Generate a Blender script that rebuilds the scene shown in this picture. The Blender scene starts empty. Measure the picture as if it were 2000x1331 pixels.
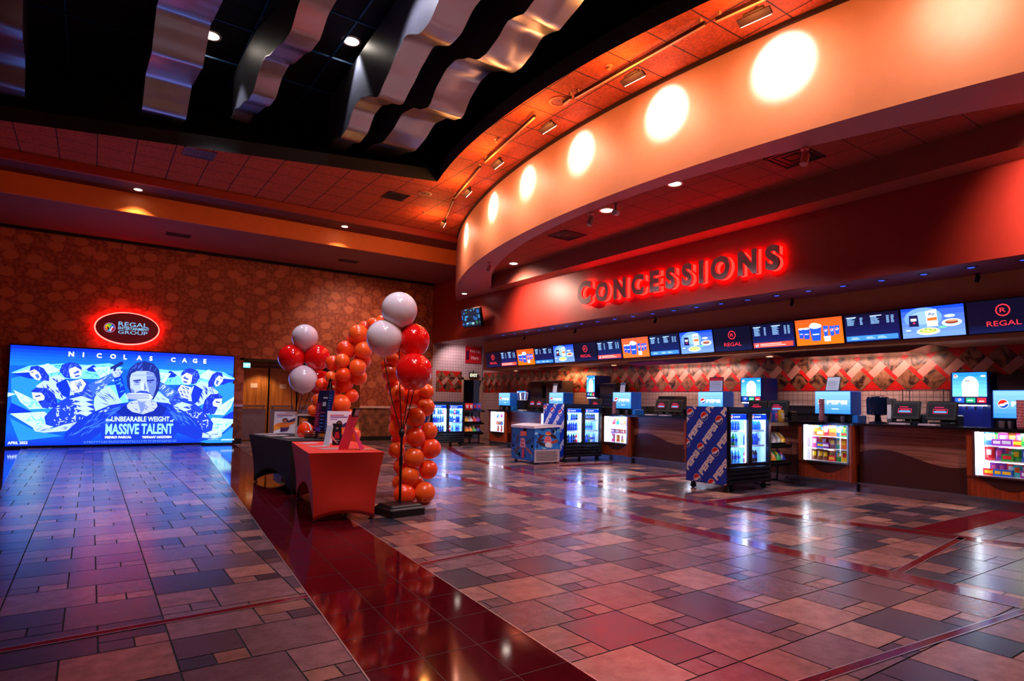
import bpy, bmesh, math, random
from mathutils import Vector, Matrix
from mathutils.geometry import tessellate_polygon
random.seed(7)
C = bpy.context.scene.collection
scene = bpy.context.scene
PI = math.pi
H = 1.31                     # eye height

# ------------------------------------------------------------------ camera
def make_camera():
    f, yaw, pitch, roll = 1196.7, .6011, .0485, .0189
    cy, sy, cp, sp, cr, sr = math.cos(yaw), math.sin(yaw), math.cos(pitch), math.sin(pitch), math.cos(roll), math.sin(roll)
    fwd = Vector((sy*cp, cy*cp, sp)); right = Vector((cy, -sy, 0)); up = right.cross(fwd)
    r2 = cr*right + sr*up; u2 = -sr*right + cr*up
    cd = bpy.data.cameras.new('camera'); cd.sensor_width = 36; cd.sensor_fit = 'HORIZONTAL'
    cd.lens = f*36/2000; cd.shift_x = 0; cd.shift_y = (729.1-665.5)/2000
    cd.clip_start = .05; cd.clip_end = 200
    co = bpy.data.objects.new('camera', cd); C.objects.link(co)
    b = -fwd
    co.matrix_world = Matrix(((r2.x, u2.x, b.x, 0), (r2.y, u2.y, b.y, 0), (r2.z, u2.z, b.z, H), (0, 0, 0, 1)))
    scene.camera = co
make_camera()

# ------------------------------------------------------------------ world, exposure
w = bpy.data.worlds.new('world'); scene.world = w; w.use_nodes = True
w.node_tree.nodes['Background'].inputs[0].default_value = (.55, .45, .8, 1)
w.node_tree.nodes['Background'].inputs[1].default_value = .035
scene.view_settings.view_transform = 'Standard'; scene.view_settings.look = 'None'
scene.view_settings.exposure = 0.15; scene.view_settings.gamma = 1; scene.view_settings.use_curve_mapping = False

def light(kind, loc, power, color=(1, 1, 1), aim=None, size=.06, angle=60, blend=.5, name='lamp', sx=None, sy=None, parent=None):
    d = bpy.data.lights.new(name, kind); d.energy = power; d.color = color
    if kind == 'SPOT':
        d.spot_size = math.radians(angle); d.spot_blend = blend; d.shadow_soft_size = size
    elif kind == 'POINT': d.shadow_soft_size = size
    elif kind == 'AREA':
        d.shape = 'RECTANGLE'; d.size = sx or size; d.size_y = sy or size
    o = bpy.data.objects.new(name, d); C.objects.link(o); o.location = loc
    v = (Vector(aim)-Vector(loc)) if aim is not None else Vector((0, 0, -1))
    o.rotation_euler = v.to_track_quat('-Z', 'Y').to_euler()
    return o

# drum geometry used by lights and structure
DC, DR = (25.07, 7.0), 18.54
def drum_x(y): return DC[0]-math.sqrt(DR*DR-(y-DC[1])**2)

# wall washers on the curved track: bright white cores on the cream drum
HEADS = [(7.13, 13.47, .75), (6.45, 11.12, 1.), (6.1, 9.42, .55), (5.92, 7.67, .9), (5.93, 5.8, 1.6), (6.08, 4.06, 1.8), (6.25, 2.2, .1), (6.5, .4, .15)]
for hx, hy, p in HEADS:
    ax = Vector((DC[0]-hx, DC[1]-hy, 0)).normalized()
    tgt = (hx+ax.x*.7, hy+ax.y*.7, 5.50)
    light('SPOT', (hx+ax.x*.03, hy+ax.y*.03, 5.70), 210*p, (.84, .86, 1), tgt, .04, 66, .85, 'washer_core')
    light('SPOT', (hx+ax.x*.03, hy+ax.y*.03, 5.66), 56, (1, .60, .46), (hx+ax.x*.7, hy+ax.y*.7, 5.0), .06, 150, 1, 'washer_flood')
    light('POINT', (hx-ax.x*.25, hy-ax.y*.25, 5.60), 32, (1, .36, .09), None, .1, name='ceiling_glow_fill')  # added point light for the orange glow on the ceiling
# recessed downlights, with added fill lamps that have no fixture
for x, y, z, p, c, a in ((.66, 15.58, 5.78, 150, (1, .60, .22), 106), (5.26, 15.52, 5.78, 150, (1, .60, .28), 106),
                         (9.12, 15.94, 4.52, 60, (1, .62, .45), 130), (8.88, 12.97, 4.87, 45, (1, .62, .3), 118),
                         (7.75, 8.29, 4.87, 210, (.9, .82, .95), 122), (7.67, 6.61, 4.87, 210, (.9, .82, .95), 122), (8.0, 4.4, 4.87, 170, (.9, .82, 1), 100),
                         (7.6, 11.6, 4.52, 220, (.86, .82, 1), 100),
                         (3.51, 10.31, 7.5, 260, (.86, .86, 1), 75), (1.46, 11.61, 7.5, 260, (.86, .86, 1), 75), (1.5, 5, 7.5, 130, (.9, .8, 1), 100), (2.85, 4, 7.5, 430, (.78, .78, 1), 110), (2.85, 7.6, 7.5, 560, (.86, .82, 1), 100), (1.5, 1.5, 7.5, 130, (1, .6, .35), 110)):  # coffer spots without fixtures are added to brighten floor and coolers
    light('SPOT', (x, y, z), p, c, None, .07, a, .35, 'downlight_or_fill')
# warm light on the patterned wall
light('SPOT', (6.6, 16.6, 5.34), 420, (1, .56, .40), (6.9, 19, 2.4), .2, 100, .9, 'wallpaper_lamp')
light('SPOT', (10.3, 18.2, 3.28), 60, (1, .8, .84), (10.7, 19, 2.2), .05, 120, .7, 'passage_fill')  # added spot to brighten the tiled wall and pick-up sign
light('SPOT', (1.55, 3.2, 7.35), 620, (1, .80, .74), (3.05, 7.6, 1.3), .1, 34, .9, 'balloon_fill')  # added spot to brighten the balloons, no fixture hangs here
light('SPOT', (8.5, 1.7, 4.54), 620, (1, .60, .46), (9.65, 1.6, 3.95), .06, 124, .7, 'fascia_lamp'); light('SPOT', (8.4, 13.2, 4.54), 620, (1, .62, .48), (9.65, 12.9, 3.3), .06, 128, 1., 'fascia_lamp')
light('SPOT', (8.1, 14.2, 4.54), 230, (.9, .86, 1), None, .07, 100, .5, 'downlight_or_fill')  # added fill for the dim far snack rack, no fixture above it
# hood lights in the kitchen
for y0, y1, c, p in ((8.2, 10.7, (1, .66, .55), 46), (4.5, 6.8, (1, .66, .55), 46), (13.2, 14.4, (1, .5, .2), 30)):
    light('AREA', (11.45, (y0+y1)/2, 2.2), p*.42, c, (11.75, (y0+y1)/2, 1.6), sx=(y1-y0), sy=.08, name='hood_lamp')
light('AREA', (11.3, 12, 2.3), 10, (1, .6, .4), None, sx=.3, sy=8, name='kitchen_lamp')

# ------------------------------------------------------------------ materials
def lin(h):
    if isinstance(h, str):
        h = h.lstrip('#'); c = [int(h[i:i+2], 16)/255 for i in (0, 2, 4)]
        return tuple((v/12.92 if v <= .04045 else ((v+.055)/1.055)**2.4) for v in c)
    return h
_m = {}
def mat(name, col, rough=.5, metal=0., noise=.12, scale=8, bump=0., emit=None, strength=1., spec=.5, alpha=None, coat=0.):
    if name in _m: return _m[name]
    m = bpy.data.materials.new(name); m.use_nodes = True; _m[name] = m
    nt = m.node_tree; b = nt.nodes['Principled BSDF']; c = lin(col)
    b.inputs['Roughness'].default_value = rough; b.inputs['Metallic'].default_value = metal
    b.inputs['Specular IOR Level'].default_value = spec
    if coat: b.inputs['Coat Weight'].default_value = coat; b.inputs['Coat Roughness'].default_value = .08
    tc = nt.nodes.new('ShaderNodeTexCoord'); n = nt.nodes.new('ShaderNodeTexNoise'); n.inputs['Scale'].default_value = scale; n.inputs['Detail'].default_value = 4
    nt.links.new(tc.outputs['Object'], n.inputs['Vector'])
    mr = nt.nodes.new('ShaderNodeMapRange'); mr.inputs[1].default_value = .25; mr.inputs[2].default_value = .75
    mr.inputs[3].default_value = 1-noise; mr.inputs[4].default_value = 1+noise
    nt.links.new(n.outputs['Fac'], mr.inputs[0])
    mx = nt.nodes.new('ShaderNodeVectorMath'); mx.operation = 'SCALE'; mx.inputs[0].default_value = c
    nt.links.new(mr.outputs[0], mx.inputs['Scale']); nt.links.new(mx.outputs[0], b.inputs['Base Color'])
    if bump:
        bp = nt.nodes.new('ShaderNodeBump'); bp.inputs['Strength'].default_value = bump; bp.inputs['Distance'].default_value = .02
        nt.links.new(n.outputs['Fac'], bp.inputs['Height']); nt.links.new(bp.outputs[0], b.inputs['Normal'])
    if emit is not None:
        b.inputs['Emission Color'].default_value = (*lin(emit), 1); b.inputs['Emission Strength'].default_value = strength
    if alpha is not None: b.inputs['Alpha'].default_value = alpha
    return m
def glass_mat(name, tint=(1, 1, 1), a=.12):
    m = bpy.data.materials.new(name); m.use_nodes = True; nt = m.node_tree; nt.nodes.clear()
    o = nt.nodes.new('ShaderNodeOutputMaterial'); t = nt.nodes.new('ShaderNodeBsdfTransparent'); t.inputs[0].default_value = (*tint, 1)
    g = nt.nodes.new('ShaderNodeBsdfGlossy'); g.inputs['Roughness'].default_value = .03; mx = nt.nodes.new('ShaderNodeMixShader')
    fr = nt.nodes.new('ShaderNodeLayerWeight'); pw = nt.nodes.new('ShaderNodeMath'); pw.operation = 'POWER'; pw.inputs[1].default_value = 4.; nt.links.new(fr.outputs['Facing'], pw.inputs[0]); ml = nt.nodes.new('ShaderNodeMath'); ml.operation = 'MULTIPLY_ADD'; ml.inputs[1].default_value = .5; ml.inputs[2].default_value = .03; nt.links.new(pw.outputs[0], ml.inputs[0])
    nt.links.new(ml.outputs[0], mx.inputs[0]); nt.links.new(t.outputs[0], mx.inputs[1]); nt.links.new(g.outputs[0], mx.inputs[2]); nt.links.new(mx.outputs[0], o.inputs[0])
    return m
def attr_mat(name, strength=0., rough=.4, noise=False):
    """colour from the mesh's own Col attribute; strength>0 = a lit display"""
    m = bpy.data.materials.new(name); m.use_nodes = True; nt = m.node_tree; b = nt.nodes['Principled BSDF']
    a = nt.nodes.new('ShaderNodeAttribute'); a.attribute_name = 'Col'
    b.inputs['Roughness'].default_value = rough
    if strength:
        b.inputs['Base Color'].default_value = (.01, .01, .012, 1); b.inputs['Roughness'].default_value = .25
        nt.links.new(a.outputs['Color'], b.inputs['Emission Color']); b.inputs['Emission Strength'].default_value = strength
    else: nt.links.new(a.outputs['Color'], b.inputs['Base Color'])
    return m
def nd(nt, t, **k):
    n = nt.nodes.new(t)
    for a, v in k.items(): setattr(n, a, v)
    return n
def mth(nt, op, a, b=None, c=None):
    n = nt.nodes.new('ShaderNodeMath'); n.operation = op
    for i, v in enumerate((a, b, c)):
        if v is None: continue
        if isinstance(v, (int, float)): n.inputs[i].default_value = v
        else: nt.links.new(v, n.inputs[i])
    return n.outputs[0]
def grid_mat(name, col, line, sx, sy, wl=.012, axes='XY', rough=.6, noise=.25, nscale=6, off=(0, 0), bump=.2, spec=.4):
    """tiles on a square grid with thin joints, measured in world metres"""
    m = bpy.data.materials.new(name); m.use_nodes = True; nt = m.node_tree; b = nt.nodes['Principled BSDF']
    g = nd(nt, 'ShaderNodeNewGeometry'); s = nd(nt, 'ShaderNodeSeparateXYZ'); nt.links.new(g.outputs['Position'], s.inputs[0])
    def ln(o, p, of):
        f = mth(nt, 'FRACT', mth(nt, 'DIVIDE', mth(nt, 'ADD', o, of+100*p), p))
        d = mth(nt, 'MINIMUM', f, mth(nt, 'SUBTRACT', 1., f))
        return mth(nt, 'LESS_THAN', mth(nt, 'MULTIPLY', d, p), wl/2)
    L = mth(nt, 'MAXIMUM', ln(s.outputs[axes[0]], sx, off[0]), ln(s.outputs[axes[1]], sy, off[1]))
    n = nd(nt, 'ShaderNodeTexNoise'); n.inputs['Scale'].default_value = nscale; n.inputs['Detail'].default_value = 6; nt.links.new(g.outputs['Position'], n.inputs['Vector'])
    mr = nd(nt, 'ShaderNodeMapRange'); mr.inputs[1].default_value = .3; mr.inputs[2].default_value = .7; mr.inputs[3].default_value = 1-noise; mr.inputs[4].default_value = 1+noise; nt.links.new(n.outputs['Fac'], mr.inputs[0])
    v = nd(nt, 'ShaderNodeVectorMath', operation='SCALE'); v.inputs[0].default_value = lin(col); nt.links.new(mr.outputs[0], v.inputs['Scale'])
    mx = nd(nt, 'ShaderNodeMix', data_type='RGBA'); nt.links.new(L, mx.inputs[0]); nt.links.new(v.outputs[0], mx.inputs[6]); mx.inputs[7].default_value = (*lin(line), 1)
    nt.links.new(mx.outputs[2], b.inputs['Base Color']); b.inputs['Roughness'].default_value = rough; b.inputs['Specular IOR Level'].default_value = spec
    bp = nd(nt, 'ShaderNodeBump'); bp.inputs['Strength'].default_value = bump; bp.inputs['Distance'].default_value = .01
    nt.links.new(mth(nt, 'SUBTRACT', n.outputs['Fac'], L), bp.inputs['Height']); nt.links.new(bp.outputs[0], b.inputs['Normal'])
    return m
def wallpaper_mat(zsplit=1.08):
    m = bpy.data.materials.new('patterned_wallpaper'); m.use_nodes = True; nt = m.node_tree; b = nt.nodes['Principled BSDF']
    g = nd(nt, 'ShaderNodeNewGeometry'); s = nd(nt, 'ShaderNodeSeparateXYZ'); nt.links.new(g.outputs['Position'], s.inputs[0])
    def layer(scale, rad, seed, sq):
        cb = nd(nt, 'ShaderNodeCombineXYZ')
        nt.links.new(mth(nt, 'MULTIPLY', s.outputs['X'], scale*sq), cb.inputs[0]); nt.links.new(mth(nt, 'MULTIPLY', s.outputs['Z'], scale), cb.inputs[1]); cb.inputs[2].default_value = seed
        vo = nd(nt, 'ShaderNodeTexVoronoi'); vo.voronoi_dimensions = '2D'; vo.feature = 'F1'; vo.inputs['Scale'].default_value = 1; vo.inputs['Randomness'].default_value = .75
        nt.links.new(cb.outputs[0], vo.inputs['Vector'])
        return mth(nt, 'LESS_THAN', vo.outputs['Distance'], rad)
    a = layer(2.5, .29, 0, .75); c = layer(6.5, .34, 3, 1.15); e = layer(12, .34, 9, .8)
    f = mth(nt, 'MAXIMUM', mth(nt, 'MULTIPLY', a, 1.), mth(nt, 'MULTIPLY', c, .55)); f = mth(nt, 'MAXIMUM', f, mth(nt, 'MULTIPLY', e, .35))
    mx = nd(nt, 'ShaderNodeMix', data_type='RGBA'); nt.links.new(f, mx.inputs[0]); mx.inputs[6].default_value = (*lin('#8a3c20'), 1); mx.inputs[7].default_value = (*lin('#bd6844'), 1)
    # stone wainscot below the rail
    n = nd(nt, 'ShaderNodeTexNoise'); n.inputs['Scale'].default_value = 5; n.inputs['Detail'].default_value = 7; nt.links.new(g.outputs['Position'], n.inputs['Vector'])
    cr = nd(nt, 'ShaderNodeValToRGB'); cr.color_ramp.elements[0].position = .35; cr.color_ramp.elements[0].color = (*lin('#5a3220'), 1); cr.color_ramp.elements[1].position = .68; cr.color_ramp.elements[1].color = (*lin('#a2664a'), 1); nt.links.new(n.outputs['Fac'], cr.inputs[0])
    fx = mth(nt, 'FRACT', mth(nt, 'DIVIDE', mth(nt, 'ADD', s.outputs['X'], 50.), .62)); fz = mth(nt, 'FRACT', mth(nt, 'DIVIDE', mth(nt, 'ADD', s.outputs['Z'], 10.), .45))
    L = mth(nt, 'MAXIMUM', mth(nt, 'LESS_THAN', fx, .012), mth(nt, 'LESS_THAN', fz, .016))
    m2 = nd(nt, 'ShaderNodeMix', data_type='RGBA'); nt.links.new(L, m2.inputs[0]); nt.links.new(cr.outputs[0], m2.inputs[6]); m2.inputs[7].default_value = (.05, .02, .015, 1)
    m3 = nd(nt, 'ShaderNodeMix', data_type='RGBA'); nt.links.new(mth(nt, 'LESS_THAN', s.outputs['Z'], zsplit), m3.inputs[0]); nt.links.new(mx.outputs[2], m3.inputs[6]); nt.links.new(m2.outputs[2], m3.inputs[7])
    nt.links.new(m3.outputs[2], b.inputs['Base Color']); b.inputs['Roughness'].default_value = .55
    return m
def wood_mat(name, c1, c2, axis=0, rough=.3):
    m = bpy.data.materials.new(name); m.use_nodes = True; nt = m.node_tree; b = nt.nodes['Principled BSDF']
    tc = nd(nt, 'ShaderNodeTexCoord'); mp = nd(nt, 'ShaderNodeMapping'); sc = [26, 26, 26]; sc[axis] = 1.1; mp.inputs['Scale'].default_value = sc
    nt.links.new(tc.outputs['Object'], mp.inputs[0]); n = nd(nt, 'ShaderNodeTexNoise'); n.inputs['Scale'].default_value = 1.; n.inputs['Detail'].default_value = 5; nt.links.new(mp.outputs[0], n.inputs['Vector'])
    cr = nd(nt, 'ShaderNodeValToRGB'); cr.color_ramp.elements[0].position = .35; cr.color_ramp.elements[1].position = .65
    cr.color_ramp.elements[0].color = (*lin(c1), 1); cr.color_ramp.elements[1].color = (*lin(c2), 1)
    nt.links.new(n.outputs['Fac'], cr.inputs[0]); nt.links.new(cr.outputs[0], b.inputs['Base Color']); b.inputs['Roughness'].default_value = rough
    return m

# ------------------------------------------------------------------ mesh builder
class MB:
    def __init__(s): s.v = []; s.f = []; s.mi = []; s.M = Matrix.Identity(4)
    def add(s, vs, fs, mi=0):
        k = len(s.v); s.v += [s.M @ Vector(p) for p in vs]; s.f += [tuple(i+k for i in f) for f in fs]; s.mi += [mi]*len(fs); return s
    def box(s, x0, x1, y0, y1, z0, z1, mi=0):
        return s.add([(x0, y0, z0), (x1, y0, z0), (x1, y1, z0), (x0, y1, z0), (x0, y0, z1), (x1, y0, z1), (x1, y1, z1), (x0, y1, z1)],
                     [(0, 3, 2, 1), (4, 5, 6, 7), (0, 1, 5, 4), (1, 2, 6, 5), (2, 3, 7, 6), (3, 0, 4, 7)], mi)
    def rbox(s, x0, x1, y0, y1, z0, z1, r=.01, mi=0):
        """box with chamfered vertical edges and top"""
        p = [(x0+r, y0), (x1-r, y0), (x1, y0+r), (x1, y1-r), (x1-r, y1), (x0+r, y1), (x0, y1-r), (x0, y0+r)]
        q = [(x0+2*r, y0+r), (x1-2*r, y0+r), (x1-r, y0+2*r), (x1-r, y1-2*r), (x1-2*r, y1-r), (x0+2*r, y1-r), (x0+r, y1-2*r), (x0+r, y0+2*r)]
        vs = [(a, b, z0) for a, b in p]+[(a, b, z1-r) for a, b in p]+[(a, b, z1) for a, b in q]; n = 8
        fs = [tuple(range(n-1, -1, -1)), tuple(range(2*n, 3*n))]
        for k in (0, n):
            for i in range(n): j = (i+1) % n; fs.append((k+i, k+j, k+n+j, k+n+i))
        return s.add(vs, fs, mi)
    def prism(s, poly, d0, d1, plane='XZ', mi=0):
        """poly in the plane, extruded along the third axis; concave ok"""
        def P(a, b, d): return {'XZ': (a, d, b), 'XY': (a, b, d), 'YZ': (d, a, b)}[plane]
        n = len(poly); tr = tessellate_polygon([[Vector((a, b, 0)) for a, b in poly]])
        vs = [P(a, b, d0) for a, b in poly]+[P(a, b, d1) for a, b in poly]
        fs = [tuple(t) for t in tr]+[tuple(i+n for i in reversed(t)) for t in tr]+[(i, (i+1) % n, n+(i+1) % n, n+i) for i in range(n)]
        return s.add(vs, fs, mi)
    def tube(s, pts, r, n=8, mi=0, cap=True):
        pts = [Vector(p) for p in pts]; rs = r if isinstance(r, (list, tuple)) else [r]*len(pts); vs = []; fs = []
        for i, p in enumerate(pts):
            d = (pts[min(i+1, len(pts)-1)]-pts[max(i-1, 0)]).normalized()
            a = d.orthogonal().normalized() if i == 0 else (a-d*a.dot(d)).normalized()
            b = d.cross(a)
            vs += [p+(a*math.cos(t)+b*math.sin(t))*rs[i] for t in [2*PI*k/n for k in range(n)]]
        for i in range(len(pts)-1):
            for k in range(n): j = (k+1) % n; fs.append((i*n+k, i*n+j, (i+1)*n+j, (i+1)*n+k))
        if cap: fs += [tuple(range(n-1, -1, -1)), tuple((len(pts)-1)*n+k for k in range(n))]
        return s.add(vs, fs, mi)
    def lathe(s, prof, c=(0, 0, 0), n=16, mi=0, cap=True):
        """prof: (radius, z) from bottom to top"""
        vs = []; fs = []
        for r, z in prof: vs += [(c[0]+r*math.cos(2*PI*k/n), c[1]+r*math.sin(2*PI*k/n), c[2]+z) for k in range(n)]
        for i in range(len(prof)-1):
            for k in range(n): j = (k+1) % n; fs.append((i*n+k, i*n+j, (i+1)*n+j, (i+1)*n+k))
        if cap: fs += [tuple(range(n-1, -1, -1)), tuple((len(prof)-1)*n+k for k in range(n))]
        return s.add(vs, fs, mi)
    def build(s, name, mats, parent=None, smooth=False, loc=None):
        me = bpy.data.meshes.new(name); me.from_pydata([tuple(p) for p in s.v], [], s.f); me.update()
        for m in (mats if isinstance(mats, (list, tuple)) else [mats]): me.materials.append(m)
        for p, i in zip(me.polygons, s.mi): p.material_index = i; p.use_smooth = bool(smooth)
        bm = bmesh.new(); bm.from_mesh(me); bmesh.ops.recalc_face_normals(bm, faces=bm.faces); bm.to_mesh(me); bm.free()
        if smooth and smooth is not True:
            try: me.set_sharp_from_angle(angle=math.radians(smooth))
            except Exception: pass
        o = bpy.data.objects.new(name, me); C.objects.link(o)
        if parent: o.parent = parent
        if loc: o.location = loc
        return o
def mb(): return MB()
def thing(name, label, cat, loc=(0, 0, 0), rotz=0, group=None):
    o = bpy.data.objects.new(name, None); C.objects.link(o); o.location = loc; o.rotation_euler = (0, 0, rotz)
    o.empty_display_size = .1; return tag(o, label, cat, group)
def tag(o, label, cat, group=None):
    o['label'] = label; o['category'] = cat
    if group: o['group'] = group
    return o
def struct(name, m, mats, smooth=False):
    o = m.build(name, mats, None, smooth); o['kind'] = 'structure'; return o
def kids(o): return [c for c in bpy.data.objects if c.parent == o]
def dup(root, loc, rotz=None, label=None, group=None):
    def cp(o, par):
        c = o.copy(); C.objects.link(c); c.parent = par
        for k in kids(o): cp(k, c)
        return c
    ks = kids(root); r = root.copy(); C.objects.link(r); r.location = loc
    if rotz is not None: r.rotation_euler = (0, 0, rotz)
    for k in ks: cp(k, r)
    if label: r['label'] = label
    if group: r['group'] = group
    return r
def ordinal(i): return ['first', 'second', 'third', 'fourth', 'fifth', 'sixth', 'seventh', 'eighth', 'ninth', 'tenth', 'eleventh', 'twelfth', 'thirteenth', 'fourteenth', 'fifteenth', 'sixteenth', 'seventeenth'][i]

# ------------------------------------------------------------------ flat artwork (prints, screens)
_tx = {}
def text_geo(t, bold=.02, spacing=1.):
    k = (t, bold, spacing)
    if k in _tx: return _tx[k]
    cu = bpy.data.curves.new('t', 'FONT'); cu.body = t; cu.size = 1; cu.offset = bold; cu.space_character = spacing; cu.resolution_u = 3
    o = bpy.data.objects.new('t', cu); C.objects.link(o); dg = bpy.context.evaluated_depsgraph_get()
    me = bpy.data.meshes.new_from_object(o.evaluated_get(dg))
    vs = [(v.co.x, v.co.y) for v in me.vertices]; fs = [tuple(p.vertices) for p in me.polygons]
    bpy.data.objects.remove(o); bpy.data.meshes.remove(me); bpy.data.curves.remove(cu)
    if vs:
        x0 = min(v[0] for v in vs); x1 = max(v[0] for v in vs); y0 = min(v[1] for v in vs); y1 = max(v[1] for v in vs)
        vs = [((a-x0)/(y1-y0), (b-y0)/(y1-y0)) for a, b in vs]; wd = (x1-x0)/(y1-y0)
    else: wd = 0
    _tx[k] = (vs, fs, wd); return _tx[k]
def clip_poly(p, box):
    x0, y0, x1, y1 = box
    for ax, lim, sg in ((0, x0, 1), (0, x1, -1), (1, y0, 1), (1, y1, -1)):
        q = []
        for i in range(len(p)):
            a, b = p[i-1], p[i]; ia = (a[ax]-lim)*sg >= 0; ib = (b[ax]-lim)*sg >= 0
            if ia != ib:
                t = (lim-a[ax])/(b[ax]-a[ax]); q.append((a[0]+(b[0]-a[0])*t, a[1]+(b[1]-a[1])*t))
            if ib: q.append(b)
        p = q
        if len(p) < 3: return []
    return p
class Art:
    def __init__(s, w, h, bg=None, step=.0005):
        s.w = w; s.h = h; s.F = []; s.lv = 0; s.step = step
        if bg: s.rect(0, 0, w, h, bg)
    def _f(s, pts, col, lv):
        pts = clip_poly(pts, (0, 0, s.w, s.h))
        if len(pts) >= 3: s.F.append((pts, col, lv))
    def poly(s, pts, col, lv=None):
        s.lv += 1; lv = s.lv if lv is None else lv; c = lin(col)
        for t in tessellate_polygon([[Vector((a, b, 0)) for a, b in pts]]): s._f([pts[i] for i in t], c, lv)
    def rect(s, x0, y0, x1, y1, col): s.poly([(x0, y0), (x1, y0), (x1, y1), (x0, y1)], col)
    def grad(s, x0, y0, x1, y1, c0, c1, n=6):
        s.lv += 1; a = lin(c0); b = lin(c1)
        for i in range(n):
            t = i/(n-1); c = tuple(p+(q-p)*t for p, q in zip(a, b))
            s._f([(x0, y0+(y1-y0)*i/n), (x1, y0+(y1-y0)*i/n), (x1, y0+(y1-y0)*(i+1)/n), (x0, y0+(y1-y0)*(i+1)/n)], c, s.lv)
    def ell(s, cx, cy, rx, ry, col, n=24, a0=0, a1=2*PI, rot=0):
        P = [(rx*math.cos(a0+(a1-a0)*k/n), ry*math.sin(a0+(a1-a0)*k/n)) for k in range(n if a1-a0 > 6.2 else n+1)]
        s.poly([(cx+a*math.cos(rot)-b*math.sin(rot), cy+a*math.sin(rot)+b*math.cos(rot)) for a, b in P], col)
    def ring(s, cx, cy, r, th, col, n=24): s.ell(cx, cy, r, r, col, n); return s
    def text(s, t, x, y, h, col, w=None, bold=.02, rot=0, shear=0, align='l'):
        vs, fs, wd = text_geo(t, bold); s.lv += 1; c = lin(col); sx = h if w is None else w/max(wd, .01); W = wd*sx
        ox = {'l': 0, 'c': -W/2, 'r': -W}[align]; cr, sr = math.cos(rot), math.sin(rot)
        P = []
        for a, b in vs:
            a2 = a*sx+b*h*shear+ox; b2 = b*h; P.append((x+a2*cr-b2*sr, y+a2*sr+b2*cr))
        for f in fs: s._f([P[i] for i in f], c, s.lv)
        return W
    def globe(s, cx, cy, r, rot=.35):
        s.ell(cx, cy, r, r, '#f4f6ff', 24)
        def R(p): return [(cx+a*math.cos(rot)-b*math.sin(rot), cy+a*math.sin(rot)+b*math.cos(rot)) for a, b in p]
        q = .9*r
        top = [(q*math.cos(t), q*math.sin(t)) for t in [.12+(PI-.12)*k/12 for k in range(13)]]+[(-.5*q, .22*q), (0, .05*q), (.5*q, .2*q)]
        bot = [(q*math.cos(t), q*math.sin(t)) for t in [-.25-(PI-.35)*k/12 for k in range(13)]]+[(-.5*q, -.45*q), (0, -.5*q), (.5*q, -.28*q)]
        s.poly(R(top), '#e02018'); s.poly(R(bot), '#0c46b4')
    def build(s, name, m, parent=None, o=(0, 0, 0), u=(1, 0, 0), v=(0, 0, 1)):
        u = Vector(u); v = Vector(v); n = u.cross(v).normalized(); o = Vector(o); vs = []; fs = []; cs = []
        for pts, c, lv in s.F:
            k = len(vs); vs += [tuple(o+u*a+v*b+n*(s.step*lv)) for a, b in pts]; fs.append(tuple(range(k, len(vs)))); cs.append(c)
        me = bpy.data.meshes.new(name); me.from_pydata(vs, [], fs); me.update(); me.materials.append(m)
        ca = me.color_attributes.new('Col', 'FLOAT_COLOR', 'CORNER')
        for p, c in zip(me.polygons, cs):
            for li in p.loop_indices: ca.data[li].color = (*c, 1)
        ob = bpy.data.objects.new(name, me); C.objects.link(ob)
        if parent: ob.parent = parent
        return ob

SCR = attr_mat('lit_screen', 1.6); SCR2 = attr_mat('bright_lit_screen', 2.4); PRN = attr_mat('printed_card', 0, .35); LBX = attr_mat('backlit_panel', 2.3)
BLACK = mat('black_plastic', '#060608', .42); DARKM = mat('dark_metal', '#17181c', .35, .6); STEEL = mat('brushed_steel', '#9a9aa0', .28, 1.)
CHROME = mat('chrome', '#d8d8dc', .12, 1.); WHITE = mat('white_enamel', '#e8e8ea', .35); GLASS = glass_mat('clear_glass')
LAMPW = mat('lamp_face', '#ffffff', .5, emit='#fff0e0', strength=14)
GREY = mat('grey_plastic', '#55565c', .4)

# ================================================================== SETTING
# ---- floor: modular stone tiles (20in, 13in, 6in pattern)
def tile_mat():
    m = bpy.data.materials.new('stone_tile'); m.use_nodes = True; nt = m.node_tree; b = nt.nodes['Principled BSDF']
    a = nd(nt, 'ShaderNodeAttribute'); a.attribute_name = 'Col'; g = nd(nt, 'ShaderNodeNewGeometry')
    n = nd(nt, 'ShaderNodeTexNoise'); n.inputs['Scale'].default_value = 9; n.inputs['Detail'].default_value = 8; n.inputs['Roughness'].default_value = .65; nt.links.new(g.outputs['Position'], n.inputs['Vector'])
    mr = nd(nt, 'ShaderNodeMapRange'); mr.inputs[1].default_value = .3; mr.inputs[2].default_value = .7; mr.inputs[3].default_value = .72; mr.inputs[4].default_value = 1.25; nt.links.new(n.outputs['Fac'], mr.inputs[0])
    v = nd(nt, 'ShaderNodeVectorMath', operation='SCALE'); nt.links.new(a.outputs['Color'], v.inputs[0]); nt.links.new(mr.outputs[0], v.inputs['Scale'])
    nt.links.new(v.outputs[0], b.inputs['Base Color'])
    r = nd(nt, 'ShaderNodeMapRange'); r.inputs[1].default_value = .3; r.inputs[2].default_value = .7; r.inputs[3].default_value = .225; r.inputs[4].default_value = .265; nt.links.new(n.outputs['Fac'], r.inputs[0]); nt.links.new(r.outputs[0], b.inputs['Roughness'])
    bp = nd(nt, 'ShaderNodeBump'); bp.inputs['Strength'].default_value = .035; bp.inputs['Distance'].default_value = .01; b.inputs['Specular IOR Level'].default_value = 1.0
    return m
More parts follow.
